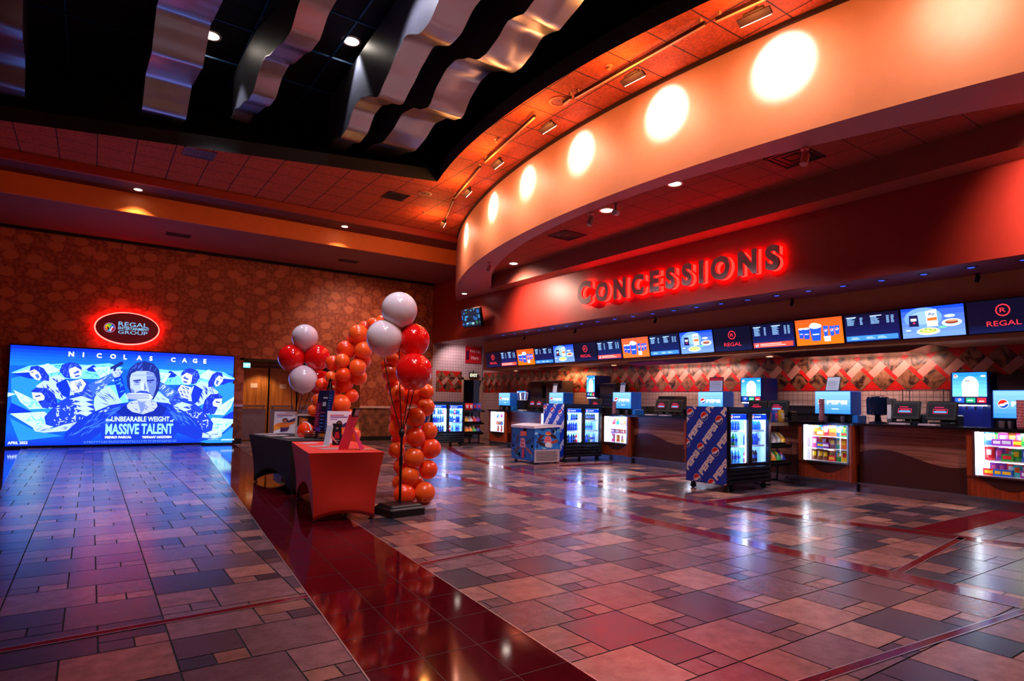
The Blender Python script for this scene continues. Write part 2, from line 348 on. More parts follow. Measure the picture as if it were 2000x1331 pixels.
def build_floor():
    rnd = random.Random(11)
    pal = [('#b07a6c', 2.6), ('#ba8878', 1.2), ('#a06c62', 2.4), ('#453e4a', 3.2), ('#393644', 2.4), ('#785a60', 3.4), ('#886468', 3.0), ('#6a4e56', 2.4)]
    cols = [lin(c) for c, _ in pal]; ws = [x for _, x in pal]
    vs = []; fs = []; cs = []
    PX, PY = .803, .4525; g = .0045
    def t(x0, y0, x1, y1):
        if y0 > 19.6 or x0 > 11.7 or x1 < -3.6 or (y0 > 19 and x0 > 9.6): return
        k = len(vs); vs.extend([(x0+g, y0+g, 0), (x1-g, y0+g, 0), (x1-g, y1-g, 0), (x0+g, y1-g, 0)]); fs.append((k, k+1, k+2, k+3)); c_ = rnd.choices(cols, ws)[0]; j_ = rnd.uniform(.62, 1.02); cs.append(tuple(v*j_ for v in c_))
    for i in range(-4, 15):
        X = -.395+PX*i
        for j in range(-12, 40):
            Y = 1.98+PY*j; a = PX/5; h = PY/3
            big, sm = (X, X+3*a) if j % 2 == 0 else (X+2*a, X), None
            if j % 2 == 0: bx, sx = X, X+3*a
            else: bx, sx = X+2*a, X
            t(bx, Y, bx+3*a, Y+PY)
            t(sx, Y+h, sx+2*a, Y+PY); t(sx, Y, sx+a, Y+h); t(sx+a, Y, sx+2*a, Y+h)
    k = len(vs); vs.extend([(-3.7, -3.6, -.004), (11.8, -3.6, -.004), (11.8, 19.7, -.004), (-3.7, 19.7, -.004)]); fs.append((k, k+1, k+2, k+3))
    me = bpy.data.meshes.new('floor'); me.from_pydata(vs, [], fs); me.update()
    me.materials.append(tile_mat()); me.materials.append(mat('grout', '#1c1517', .7))
    me.polygons[len(fs)-1].material_index = 1
    ca = me.color_attributes.new('Col', 'FLOAT_COLOR', 'CORNER')
    for p, c in zip(me.polygons, cs+[(.02, .02, .02)]):
        for li in p.loop_indices: ca.data[li].color = (*c, 1)
    o = bpy.data.objects.new('floor', me); C.objects.link(o); o['kind'] = 'structure'
build_floor()
# ---- polished dark red granite bands with thin bright metal edges
def granite(name='red_granite', c1='#36030c', c2='#680c18', rg=.07):
    m = bpy.data.materials.new(name); m.use_nodes = True; nt = m.node_tree; b = nt.nodes['Principled BSDF']
    g = nd(nt, 'ShaderNodeNewGeometry'); n = nd(nt, 'ShaderNodeTexNoise'); n.inputs['Scale'].default_value = 160; n.inputs['Detail'].default_value = 3; nt.links.new(g.outputs['Position'], n.inputs['Vector'])
    cr = nd(nt, 'ShaderNodeValToRGB'); cr.color_ramp.elements[0].position = .4; cr.color_ramp.elements[0].color = (*lin(c1), 1); cr.color_ramp.elements[1].position = .65; cr.color_ramp.elements[1].color = (*lin(c2), 1)
    nt.links.new(n.outputs['Fac'], cr.inputs[0]); nt.links.new(cr.outputs[0], b.inputs['Base Color']); b.inputs['Roughness'].default_value = rg; b.inputs['Specular IOR Level'].default_value = .55
    return m
GR = granite(); GR2 = granite('red_stone_strip', '#5c0c18', '#8e1828', .13); EDGE = mat('metal_edge', '#d8d0cc', .25, .8); JOINT = mat('dark_joint', '#1c0306', .5)
def band(i, L, R, joints=0, edge=.009):
    """strip between two polylines on the floor; L and R have the same number of points"""
    m = MB(); n = len(L)
    def strip(A, B, z, mi):
        vs = [(a[0], a[1], z) for a in A]+[(b[0], b[1], z) for b in B]
        m.add(vs, [(k, k+1, n+k+1, n+k) for k in range(n-1)], mi)
    strip(L, R, .002, 0)
    def off(A, B):
        out = []
        for a, b in zip(A, B):
            d = Vector((b[0]-a[0], b[1]-a[1])).normalized()*edge; out.append((a[0]+d.x, a[1]+d.y))
        return out
    strip(L, off(L, R), .0032, 1); strip(off(R, L), R, .0032, 1)
    if joints:
        for k in range(n-1):
            a, b, c, d = Vector(L[k]), Vector(L[k+1]), Vector(R[k]), Vector(R[k+1]); ln = (b-a).length; q = max(1, int(ln/joints))
            for j in range(q):
                t = j/q; t2 = t+.005/ln; P = [a.lerp(b, t), c.lerp(d, t), c.lerp(d, t2), a.lerp(b, t2)]
                m.add([(p.x, p.y, .0028) for p in P], [(0, 1, 2, 3)], 2)
        for f in (.33, .67):
            A = [Vector(l).lerp(Vector(r), f) for l, r in zip(L, R)]; B = [Vector(l).lerp(Vector(r), f+.004) for l, r in zip(L, R)]
            strip([tuple(a) for a in A], [tuple(b) for b in B], .0028, 2)
    return struct('trim_%d' % i, m, [GR if joints else GR2, EDGE, JOINT])
band(1, [(.88+.0877*y, y) for y in (-3.5, 19)], [(1.86+.0818*y, y) for y in (-3.5, 19)], .42)
band(2, [(-3.6, 3.6), (-3.6, 18.8)], [(-.44, 0), (-1.31, 18.8)], .42)
def arc(c, r, y0, y1, n=30):
    return [(c[0]-math.sqrt(r*r-(y-c[1])**2), y) for y in [y0+(y1-y0)*k/n for k in range(n+1)]]
ys = [-2+14*k/30 for k in range(31)]
band(3, [(5.13+.0009*(y-7)**2+.004*(8-y), y) for y in ys], [(5.38+.0009*(y-7)**2+.006*(8-y), y) for y in ys])
band(4, arc((25.0, 7.7), 18.36, -1.5, 16.2), arc((25.0, 7.7), 18.12, -1.5, 16.2))
band(5, [(-.4, 4.11), (1.245, 4.20)], [(-.4, 4.04), (1.24, 4.125)])
band(6, [(2.22, 4.54), (5.12, 4.97)], [(2.215, 4.47), (5.12, 4.90)])
band(7, [(2.15, 1.76), (5.17, 1.49)], [(2.14, 1.69), (5.17, 1.43)])
band(8, [(5.45, 2.40), (7.5, 2.68)], [(5.45, 2.32), (7.5, 2.60)])
for k, y in enumerate((12.48, 10.1, 7.78, 5.38, 2.95)):
    x0 = 25.0-math.sqrt(18.1**2-(y-7.7)**2); wd = .13 if k < 4 else .2
    band(9+k, [(x0, y+wd), (10.1, y+wd)], [(x0, y-wd), (10.1, y-wd)])

# ---- walls
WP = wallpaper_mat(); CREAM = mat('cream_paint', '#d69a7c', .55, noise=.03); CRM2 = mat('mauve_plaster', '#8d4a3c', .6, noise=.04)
REDW = mat('deep_red_paint', '#962a20', .45, noise=.05); DKRED = mat('dark_red_paint', '#5a1512', .6, noise=.05); ORP = mat('orange_paint', '#e0742e', .55, noise=.04)
BRN = mat('brown_paint', '#b8794a', .6, noise=.06); RAIL = mat('pale_rail', '#d8b8b0', .35); DARK = mat('black_paint', '#07080a', .7)
m = MB()
def wall_y(m, y, x0, x1, z0, z1, mi=0, th=.12): m.box(x0, x1, y, y+th, z0, z1, mi)
wall_y(m, 19, -3.6, 3.62, 0, 5.38); wall_y(m, 19, 7.12, 9.70, 0, 5.38); wall_y(m, 19, 3.62, 7.12, 2.46, 5.38)
struct('wall_back', m, [WP])
m = MB(); m.box(-3.6, 3.62, 18.96, 19, 1.05, 1.12); m.box(7.12, 9.70, 18.96, 19, 1.05, 1.12); struct('trim_20', m, RAIL)
m = MB(); m.box(-3.6, 3.62, 18.97, 19, 0, .14); m.box(7.12, 9.70, 18.97, 19, 0, .14); struct('baseboard_back', m, DARK)
m = MB(); m.box(-3.6, 9.70, 18.9, 19, 5.31, 5.38); struct('trim_21', m, DARK)  # dark strip stands in for the shadow gap along the wall top
m = MB(); m.box(-3.72, -3.6, -3.6, 19.1, 0, 6.0); struct('wall_left', m, [WP])
# door recess
RC = mat('recess_paint', '#9a5a30', .5); m = MB()
m.box(3.5, 3.62, 19.12, 20.1, 0, 2.46); m.box(7.12, 7.24, 19.12, 20.1, 0, 2.46); m.box(3.5, 7.24, 20.1, 20.2, 0, 2.46, 0); struct('wall_recess', m, [RC])
m = MB(); m.box(3.5, 7.24, 19.0, 20.2, 2.4, 2.46); struct('ceiling_recess', m, [BLACK])
m = MB(); m.box(3.5, 7.24, 19.6, 20.2, -.03, -.003); struct('floor_recess', m, [mat('grout', '#1c1517', .7)])
DOORM = wood_mat('door_wood', '#8a4a18', '#b4692c', 2, .35); KICK = mat('kick_plate', '#8c86a4', .3, .75)
for k, x0 in enumerate((3.72, 4.58, 5.44, 6.28)):
    m = MB(); m.box(x0, x0+.8, 20.03, 20.09, .01, 2.16); d = struct('door_%d' % (k+1), m, [DOORM])
    m = MB(); m.box(x0+.03, x0+.77, 20.02, 20.032, .04, .98); m.build('kick_plate', KICK, d)
    m = MB(); m.box(x0+.06, x0+.74, 19.95, 19.98, 1.04, 1.09); m.box(x0+.08, x0+.11, 19.97, 20.03, 1.03, 1.1); m.box(x0+.69, x0+.72, 19.97, 20.03, 1.03, 1.1); m.build('push_bar', STEEL, d)
    m = MB(); m.box(x0+.3, x0+.5, 20.02, 20.032, 1.62, 1.76); m.build('door_plate', mat('plate_paint', '#c8a890', .4), d)
    m = MB(); m.box(x0-.06, x0-.005, 20.0, 20.1, 0, 2.24); m.box(x0+.805, x0+.86, 20.0, 20.1, 0, 2.24); m.box(x0-.06, x0+.86, 20.0, 20.1, 2.17, 2.24); m.build('door_frame', mat('door_frame_paint', '#c07a34', .4), d)
light('POINT', (6.9, 19.7, .25), 12, (1, .55, .12), None, .06, name='recess_lamp'); light('SPOT', (4.3, 19.55, 2.38), 70, (1, .75, .5), None, .05, 110, .5, 'recess_lamp')

# ceilings
CT = grid_mat('red_ceiling_tile', '#b8481c', '#3e0e06', .61, .61, .02, 'XY', .8, .35, 30, (.1, .25), .35)
CT2 = grid_mat('inner_ceiling_tile', '#8c3a2a', '#3a120c', .61, .61, .014, 'XY', .8, .15, 30, (.0, .1), .2)
ZC = 5.985
def coffer_x(y): return 20.48-math.sqrt(15.13**2-(y-7.54)**2)
def poly_strip(m, pa, pb, z, mi=0):
    n = len(pa); m.add([(x, y, z) for x, y in pa]+[(x, y, z) for x, y in pb], [(k, k+1, n+k+1, n+k) for k in range(n-1)], mi)
m = MB(); bl = lambda x: 11.52-.268*(x-5.89)
poly_strip(m, [(x, bl(x)) for x in (-3.6, 5.89)], [(x, 15.06) for x in (-3.6, 5.89)], ZC)
yy = [-3.5+(11.52+3.5)*k/30 for k in range(31)]
poly_strip(m, [(coffer_x(y), y) for y in yy], [(drum_x(y)+.05, y) for y in yy], ZC)
yy2 = [11.52+(15.06-11.52)*k/6 for k in range(7)]; poly_strip(m, [(5.89, y) for y in yy2], [(drum_x(y)+.05, y) for y in yy2], ZC)
struct('ceiling', m, [CT])
m = MB(); m.box(-3.6, 8.6, 15.06, 15.16, 5.82, 6.0); struct('trim_22', m, [REDW])
m = MB(); m.box(-3.6, 8.9, 15.16, 15.93, 5.82, 5.86); struct('ceiling_ledge', m, [DKRED])
m = MB(); m.box(-3.6, 9.3, 15.93, 16.0, 5.38, 5.9); struct('trim_23', m, [ORP])
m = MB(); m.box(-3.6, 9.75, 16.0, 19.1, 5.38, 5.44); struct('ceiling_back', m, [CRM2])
# coffer lip and dark plenum with its ribbons
LIP = mat('lip_paint', '#1a1a22', .6); m = MB()
edge = [(x, bl(x)) for x in (-3.6, 0, 3, 5.89)]+[(coffer_x(y), y) for y in reversed(yy[:-1])]
n = len(edge); m.add([(x, y, ZC) for x, y in edge]+[(x, y, ZC+.26) for x, y in edge], [(k, k+1, n+k+1, n+k) for k in range(n-1)])
o = struct('trim_24', m, [LIP])
m = MB(); m.box(-4, 9, -3.8, 15.2, 7.62, 7.7); m.box(-4, -3.9, -3.8, 15.2, 6.0, 7.7); m.box(-4, 9, 15.2, 15.3, 6.02, 7.7); m.box(9, 9.1, -3.8, 15.2, 6.02, 7.7)
struct('ceiling_coffer', m, [mat('plenum_black', '#0a0b10', .8, noise=.3)])
m = MB(); m.box(-4, 9.1, -3.9, -3.8, 0, 7.7); struct('wall_front', m, [DKRED])
# faint suspension grid in the plenum
m = MB()
for x in (-.6, .7, 2.0, 3.3, 4.6): m.box(x-.015, x+.015, -3, 14, 7.44, 7.47)
for y in (6.8, 8.1, 9.4, 10.7, 12): m.box(-3.5, 6, y-.015, y+.015, 7.41, 7.439)
o = m.build('suspension_grid', mat('blue_grid', '#1d4a78', .4, .3)); tag(o, 'thin bluish suspension bars crossing the black ceiling recess', 'ceiling grid')

# drum
m = MB(); ya = [-3.6+(17.25+3.6)*k/70 for k in range(71)]
P = [(drum_x(y), y) for y in ya]; n = len(P)
m.add([(x, y, 4.57) for x, y in P]+[(x, y, 6.0) for x, y in P], [(k, k+1, n+k+1, n+k) for k in range(n-1)])
struct('wall_drum', m, [CREAM], 60)
m = MB(); m.add([(x-.035, y, 5.93) for x, y in P]+[(x-.035, y, 5.984) for x, y in P]+[(x, y, 5.93) for x, y in P], [(k, k+1, n+k+1, n+k) for k in range(n-1)]+[(k, k+1, 2*n+k+1, 2*n+k) for k in range(n-1)])
struct('trim_25', m, [mat('dark_gap', '#2a0d0a', .7)])
def inner_x(y):
    v = 12.11**2-(y-7.28)**2
    return 18.93-math.sqrt(v)
m = MB(); yb = [-3.6+(14.54+3.6)*k/50 for k in range(51)]
Q = [(min(9.2, inner_x(y)), y) for y in yb]; P2 = [(drum_x(y), y) for y in yb]
poly_strip(m, P2, Q, 4.57); yc = [14.54+(17.25-14.54)*k/8 for k in range(9)]
poly_strip(m, [(drum_x(y), y) for y in yc], [(9.66, y) for y in yc], 4.57); struct('ceiling_ring', m, [mat('ring_plaster', '#b0686a', .55, noise=.03)])
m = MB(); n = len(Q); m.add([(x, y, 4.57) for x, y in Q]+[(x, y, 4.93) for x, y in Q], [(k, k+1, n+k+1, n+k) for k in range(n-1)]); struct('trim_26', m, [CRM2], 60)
m = MB(); poly_strip(m, Q, [(9.25, y) for x, y in Q], 4.92); struct('ceiling_inner', m, [CT2])
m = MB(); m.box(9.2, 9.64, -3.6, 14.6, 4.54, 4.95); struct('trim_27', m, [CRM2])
# concession fascia, soffit, menu bulkhead, kitchen
m = MB(); m.box(9.65, 9.75, -3.6, 19.0, 3.31, 5.6); struct('wall_fascia', m, [REDW])
m = MB(); m.box(9.75, 10.62, -3.6, 19, 3.31, 3.36); m.box(10.62, 11.8, 17.16, 19, 3.31, 3.36); struct('ceiling_soffit', m, [mat('soffit_plaster', '#8a4c62', .5, noise=.04)])
m = MB(); m.box(10.62, 10.72, -3.6, 17.16, 2.36, 3.31); m.box(10.72, 11.75, 17.06, 17.16, 2.36, 3.31); struct('wall_bulkhead', m, [BRN])
m = MB(); m.box(10.72, 11.75, -3.6, 17.06, 2.36, 2.40); struct('ceiling_kitchen', m, [mat('kitchen_ceiling', '#d89a70', .5)])
WT = grid_mat('white_wall_tile', '#c9a49c', '#6a4a48', .105, .105, .008, 'YZ', .3, .06, 5); WTX = grid_mat('white_wall_tile_back', '#c9a8a8', '#6a4a50', .105, .105, .008, 'XZ', .3, .06, 5)
m = MB(); m.box(11.75, 11.87, -3.6, 19.0, 0, 3.31); struct('wall_right', m, [WT])
m = MB(); wall_y(m, 19, 9.70, 10.9, 0, 3.36); wall_y(m, 19, 10.9, 11.72, 2.12, 3.36); struct('wall_kitchen', m, [WTX])
m = MB(); wall_y(m, 19.9, 10.2, 11.9, 0, 2.3); struct('wall_passage', m, [mat('passage_dark', '#2a2430', .6)])
m = MB(); m.box(10.86, 10.93, 18.96, 19.12, 0, 2.18); m.box(11.68, 11.75, 18.96, 19.12, 0, 2.18); m.box(10.86, 11.75, 18.96, 19.12, 2.10, 2.18); struct('trim_28', m, [mat('pale_frame', '#cfa08c', .4)])

# diamond mosaic bands
def stone_mat():
    m = bpy.data.materials.new('mosaic_stone'); m.use_nodes = True; nt = m.node_tree; b = nt.nodes['Principled BSDF']
    g = nd(nt, 'ShaderNodeNewGeometry'); n = nd(nt, 'ShaderNodeTexNoise'); n.inputs['Scale'].default_value = 3.2; n.inputs['Detail'].default_value = 9; n.inputs['Distortion'].default_value = 2.5; nt.links.new(g.outputs['Position'], n.inputs['Vector'])
    cr = nd(nt, 'ShaderNodeValToRGB'); e = cr.color_ramp.elements; e[0].position = .40; e[0].color = (*lin('#2c140e'), 1); e[1].position = .64; e[1].color = (*lin('#8e5c42'), 1)
    k = e.new(.47); k.color = (*lin('#6e4028'), 1)
    nt.links.new(n.outputs['Fac'], cr.inputs[0]); nt.links.new(cr.outputs[0], b.inputs['Base Color']); b.inputs['Roughness'].default_value = .35
    return m
MOS = [mat('mosaic_red', '#c01410', .35), stone_mat(), mat('mosaic_pink', '#b87a6c', .4)]
def diamonds(w, name, o, u):
    a = Art(w, .72); a.rect(0, 0, w, .72, (0, 0, 0)); r2 = math.sqrt(.5)
    def sq(y0, z0, a0, a1, b0, b1, mi):
        pts = [(y0+(p+q)*r2, z0+(p-q)*r2) for p, q in ((a0, b0), (a1, b0), (a1, b1), (a0, b1))]
        a.poly(pts, (mi, 0, 0), 2)
    k = -3
    while k*.4 < w+.8:
        y0, z0 = k*.4, .53   # left corner of the upper stone
        sq(y0, z0, 0, .283, 0, .283, 1); sq(y0, z0, -.01, .283, .283, .424, 2); sq(y0, z0, -.07, .213, .424, .707, 1); k += 1
    m = MB(); u = Vector(u); o = Vector(o); nn = u.cross(Vector((0, 0, 1)))
    for pts, c, lv in a.F:
        mi = 0 if lv < 2 else int(c[0]); q = [o+u*p+Vector((0, 0, 1))*z+nn*(.004*lv) for p, z in pts]; m.add(q, [tuple(range(len(q)))], mi)
    return struct(name, m, MOS)
diamonds(22.4, 'trim_30', (11.745, 18.95, 1.66), (0, -1, 0)); diamonds(1.02, 'trim_31', (9.84, 18.995, 1.66), (1, 0, 0))

# ================================================================== CEILING THINGS
RIBM = None
def ribbon_mat():
    m = bpy.data.materials.new('brushed_ribbon'); m.use_nodes = True; nt = m.node_tree; b = nt.nodes['Principled BSDF']
    b.inputs['Metallic'].default_value = 1; b.inputs['Roughness'].default_value = .3; b.inputs['Base Color'].default_value = (.44, .40, .43, 1); b.inputs['Anisotropic'].default_value = .5
    g = nd(nt, 'ShaderNodeNewGeometry'); mp = nd(nt, 'ShaderNodeMapping'); mp.inputs['Scale'].default_value = (60, 1.2, 1.2); nt.links.new(g.outputs['Position'], mp.inputs[0])
    n = nd(nt, 'ShaderNodeTexNoise'); n.inputs['Scale'].default_value = 2; nt.links.new(mp.outputs[0], n.inputs['Vector'])
    r = nd(nt, 'ShaderNodeMapRange'); r.inputs[3].default_value = .24; r.inputs[4].default_value = .38; nt.links.new(n.outputs['Fac'], r.inputs[0]); nt.links.new(r.outputs[0], b.inputs['Roughness'])
    return m
RIBM = ribbon_mat(); RIBS = mat('ribbon_side', '#3a3a42', .45)
def interp(tab, y):
    if y >= tab[0][0]: return tab[0][1]
    for (a, za), (b, zb) in zip(tab, tab[1:]):
        if b <= y <= a:
            t = (y-b)/(a-b); return zb+(za-zb)*(t*t*(3-2*t)*.5+t*.5)
    return tab[-1][1]
T5 = [(12.15, 6.47), (11.62, 6.42), (10.97, 6.27), (10.56, 6.33), (10.1, 6.49), (9.65, 6.42), (9.29, 6.25), (9.02, 6.19), (8.72, 6.44), (8.42, 6.57), (8.14, 6.58), (7.8, 6.45), (7.43, 6.26), (7.23, 6.25), (6.96, 6.32), (6.7, 6.45), (6.5, 6.41), (6.32, 6.35), (6.05, 6.42), (5.4, 6.62), (4.6, 6.3), (3.6, 6.6), (2.6, 6.3), (1.5, 6.6), (0, 6.3)]
T4 = [(12.1, 6.38), (11.6, 6.35), (11.15, 6.22), (10.75, 6.25), (10.4, 6.48), (10.05, 6.5), (9.7, 6.38), (9.1, 6.14), (8.75, 6.28), (8.35, 6.45), (8.0, 6.56), (7.42, 6.31), (7.15, 6.31), (6.77, 6.49), (6, 6.6), (5.2, 6.3), (4.2, 6.6), (3.2, 6.3), (2, 6.6), (.5, 6.3)]
def wavy(ph, y1): return [(y1-.35*k, 6.42+.13*math.sin(ph+k*1.05)+.05*math.sin(ph*2+k*2.1)) for k in range(40)]
def ribbon(xl, xr, xl0, xr0, tab, label):
    """box baffle: wavy metal underside, dark sides rising to the plenum ceiling"""
    y1 = tab[0][0]; y0 = -1.5; n = 150; t = thing('ribbon_baffle', label, 'ceiling panel', ((xl+xr)/2, y1, 6.3), 0, 'wavy metal ribbons in the ceiling recess')
    ox, oy, oz = t.location; R = []
    for k in range(n+1):
        y = y1+(y0-y1)*k/n; f = (y1-y)/7; R.append((xl+(xl0-xl)*f-ox, xr+(xr0-xr)*f-ox, y-oy, interp(tab, y)-oz))
    m = MB(); vs = [(a, y, z) for a, b, y, z in R]+[(b, y, z) for a, b, y, z in R]+[(a, y, z+.015) for a, b, y, z in R]+[(b, y, z+.015) for a, b, y, z in R]; q = n+1
    fs = []
    for k in range(n):
        for s, d in ((0, q), (2*q, 3*q), (0, 2*q), (q, 3*q)): fs.append((s+k, s+k+1, d+k+1, d+k))
    fs.append((0, q, 3*q, 2*q)); m.add(vs, fs); m.build('metal_ribbon', RIBM, t, 50)
    for nm, j, dx in (('side_panel', 0, .02), ('side_panel', 1, -.02)):
        m = MB(); vs = [((r[j]+dx), r[2], r[3]+.018) for r in R]+[((r[j]+dx), r[2], 7.38-oz) for r in R]+[((r[j]+dx*1.8), r[2], r[3]+.018) for r in R]+[((r[j]+dx*1.8), r[2], 7.38-oz) for r in R]
        m.add(vs, [(k, k+1, q+k+1, q+k) for k in range(n)]+[(2*q+k, 2*q+k+1, 3*q+k+1, 3*q+k) for k in range(n)]); m.build(nm, RIBS, t)
    return t
ribbon(4.42, 5.12, 4.41, 4.98, T5, 'widest wavy brushed metal ribbon, nearest the curved orange ceiling')
ribbon(3.70, 4.05, 3.38, 3.90, T4, 'narrow wavy metal ribbon just left of the widest one')
ribbon(1.93, 2.25, 2.10, 2.54, wavy(.4, 12.25), 'wavy metal ribbon between the two ceiling downlights')
ribbon(.52, 1.20, .50, 1.15, wavy(2.1, 13.25), 'broad flat-looking metal ribbon left of the first downlight')
ribbon(-1.52, -1.15, -1.2, -.75, wavy(3.6, 13.4), 'metal ribbon at the far left edge of the ceiling')

def downlight(x, y, z, r, label, strength=LAMPW):
    t = thing('recessed_downlight', label, 'ceiling light', (x, y, z), 0, None)
    m = MB(); m.lathe([(r, -.012), (r*.78, -.014), (r*.74, -.002), (r, -.002)], n=20, cap=False); m.build('trim_ring', mat('pale_trim', '#c8bab0', .3), t, 40)
    m = MB(); m.lathe([(r*.76, -.006), (0.001, -.007)], n=20, cap=False); m.build('lens', strength, t)
    return t
downlight(.66, 15.55, 5.82, .10, 'recessed downlight in the red ledge, left one above the oval sign')
downlight(5.26, 15.5, 5.82, .10, 'recessed downlight in the red ledge, right one above the doors')
downlight(9.14, 15.94, 4.57, .10, 'recessed downlight at the tip of the curved soffit')
downlight(8.88, 12.97, 4.92, .13, 'recessed downlight in the inner ceiling beside the beam')
downlight(7.75, 8.29, 4.92, .15, 'recessed downlight behind the black security camera')
downlight(7.67, 6.61, 4.92, .13, 'half hidden downlight at the edge of the curved soffit')
for x, y, lb in ((3.51, 10.31, 'bright round downlight in the black recess between two ribbons'), (1.46, 11.61, 'bright round downlight beside the broad metal ribbon')): downlight(x, y, 7.62, .17, lb)
for k, y in enumerate((4.33, 7.33, 9.01, 11.85, 13.81, 16.4)):
    o = downlight(11.4, y, 2.36, .09, 'small recessed downlight above the back counter, %s from the right' % ordinal(k), mat('lamp_face_warm', '#ffffff', .5, emit='#ffd8b8', strength=8)); o['group'] = 'downlights above the back counter'
BLUEL = mat('blue_puck', '#203080', .4, emit='#3a55ff', strength=1.4)
def puck(x, y, z):
    t = thing('puck_light', 'small unlit-looking blue puck light in a row under the red fascia', 'ceiling light', (x, y, z), 0, 'puck lights under the red fascia')
    m = MB(); m.lathe([(.085, -.006), (.06, -.012), (.055, -.002), (.085, -.001)], n=14, cap=False); m.build('trim_ring', GREY, t)
    m = MB(); m.lathe([(.045, -.008), (.001, -.009)], n=10, cap=False); m.build('lens', BLUEL, t); return t
pk = puck(9.99, 2.77, 3.31)
for k in range(1, 22): dup(pk, (9.99, 2.77+.585*k, 3.31))

TRK = mat('track_paint', '#c8a070', .4); TRKD = mat('track_dark', '#2a1512', .5)
segs = [((7.38, 14.1), (6.62, 12.15)), ((6.55, 11.95), (6.08, 10.1)), ((6.0, 9.8), (5.66, 7.75)), ((5.76, 7.15), (5.74, 6.95)), ((5.78, 6.9), (5.88, 4.62)), ((5.93, 4.5), (6.15, 3.3)), ((6.17, 3.2), (6.6, .5))]
segl = ['far end', 'second stretch from the far end', 'stretch left of the round speaker', 'short piece beside the round speaker', 'long stretch right of the round speaker', 'stretch above the brightest spot', 'nearest stretch']
for (a, b), lb in zip(segs, segl):
    a = Vector((*a, 5.93)); b = Vector((*b, 5.93)); d = (b-a).normalized(); s = Vector((-d.y, d.x, 0))*.018; m = MB(); z = Vector((0, 0, 1))
    for zz, hh, mi in ((-.05, .05, 0), (-.054, .004, 1)):
        vs = [p+q*sg+z*h for h in (zz, zz+hh) for p, q, sg in ((a, s, 1), (b, s, 1), (b, s, -1), (a, s, -1))]; m.add([v-a for v in vs], [(0, 1, 2, 3), (7, 6, 5, 4), (0, 4, 5, 1), (1, 5, 6, 2), (2, 6, 7, 3), (3, 7, 4, 0)], mi)
    for t_ in (.03, .97):
        p = a.lerp(b, t_)-a; m.box(p.x-.02, p.x+.02, p.y-.02, p.y+.02, -.002, .055, 1)
    o = m.build('light_track', [TRKD, TRK], None, loc=a); tag(o, 'ceiling lighting track, %s of the curve' % segl[segs.index(((a.x and (segs[segl.index(lb)][0])), segs[segl.index(lb)][1]))] if False else 'ceiling lighting track, %s of the curve' % lb, 'light track', 'lighting tracks along the drum')
def track_head(x, y, lb):
    ax = Vector((DC[0]-x, DC[1]-y, 0)).normalized(); ang = math.atan2(ax.y, ax.x)
    t = thing('wall_washer', lb, 'track light', (x, y, 5.88), ang-PI/2, 'wall washers on the curved track')   # local y points at the drum
    m = MB(); m.box(-.02, .02, -.02, .02, -.06, 0); m.box(-.05, .05, -.015, .015, -.075, -.055); m.build('stem', TRKD, t)
    m = MB(); m.M = Matrix.Rotation(math.radians(-25), 4, 'X'); m.box(-.19, .19, -.045, .05, -.17, -.14); m.box(-.12, .12, -.055, .03, -.14, -.10); m.box(-.055, .055, -.045, .02, -.10, -.07); m.build('housing', TRKD, t)
    m = MB(); m.M = Matrix.Rotation(math.radians(-25), 4, 'X'); m.box(-.18, .18, .052, .056, -.168, -.142); m.build('lamp', mat('washer_face', '#ffffff', .4, emit='#ffd8b0', strength=10), t)
    return t
for k, (hx, hy, p) in enumerate(HEADS): track_head(hx, hy, 'dark wall washer fixture aimed at the cream drum, %s counted from the far end' % ordinal(k))

def vent(x, y, z, w, d, lb, col='#2c1512', square=False, rot=0):
    t = thing('air_vent', lb, 'air vent', (x, y, z), rot); fr = mat('vent_'+col, col, .5); m = MB()
    for x0, x1, y0, y1 in ((-w/2, w/2, -d/2, -d/2+.03), (-w/2, w/2, d/2-.03, d/2), (-w/2, -w/2+.03, -d/2, d/2), (w/2-.03, w/2, -d/2, d/2)): m.box(x0, x1, y0, y1, -.015, 0)
    m.build('frame', fr, t); m = MB()
    if square:
        for s in (.36, .2): 
            for x0, x1, y0, y1 in ((-w*s, w*s, -d*s, -d*s+.02), (-w*s, w*s, d*s-.02, d*s), (-w*s, -w*s+.02, -d*s, d*s), (w*s-.02, w*s, -d*s, d*s)): m.box(x0, x1, y0, y1, -.012, 0)
    else:
        n = 9
        for k in range(n): xx = -w/2+.03+(w-.06)*(k+.5)/n; m.box(xx-.008, xx+.008, -d/2+.03, d/2-.03, -.012, -.002)
    m.build('louvre', fr, t); m = MB(); m.box(-w/2+.02, w/2-.02, -d/2+.02, d/2-.02, -.003, 0); m.build('backing', BLACK, t); return t
vent(1.52, 12.98, ZC, .55, .5, 'slatted vent in the red tiled ceiling, left one', '#6a3026'); vent(5.55, 12.93, ZC, .5, .5, 'dark vent in the red tiled ceiling next to a round speaker')
vent(1.64, 17.38, 5.38, .55, .3, 'small vent in the plain soffit above the doors, left one', '#20120e'); vent(6.06, 17.44, 5.38, .55, .3, 'small vent in the plain soffit, nearer the balloons', '#20120e')
vent(8.27, 10.06, 4.92, .6, .6, 'square vent in the inner ceiling above the neon sign', '#1c0b0a', True); vent(8.2, 4.88, 4.92, .6, .6, 'square vent in the inner ceiling near the right edge', '#1c0b0a', True)
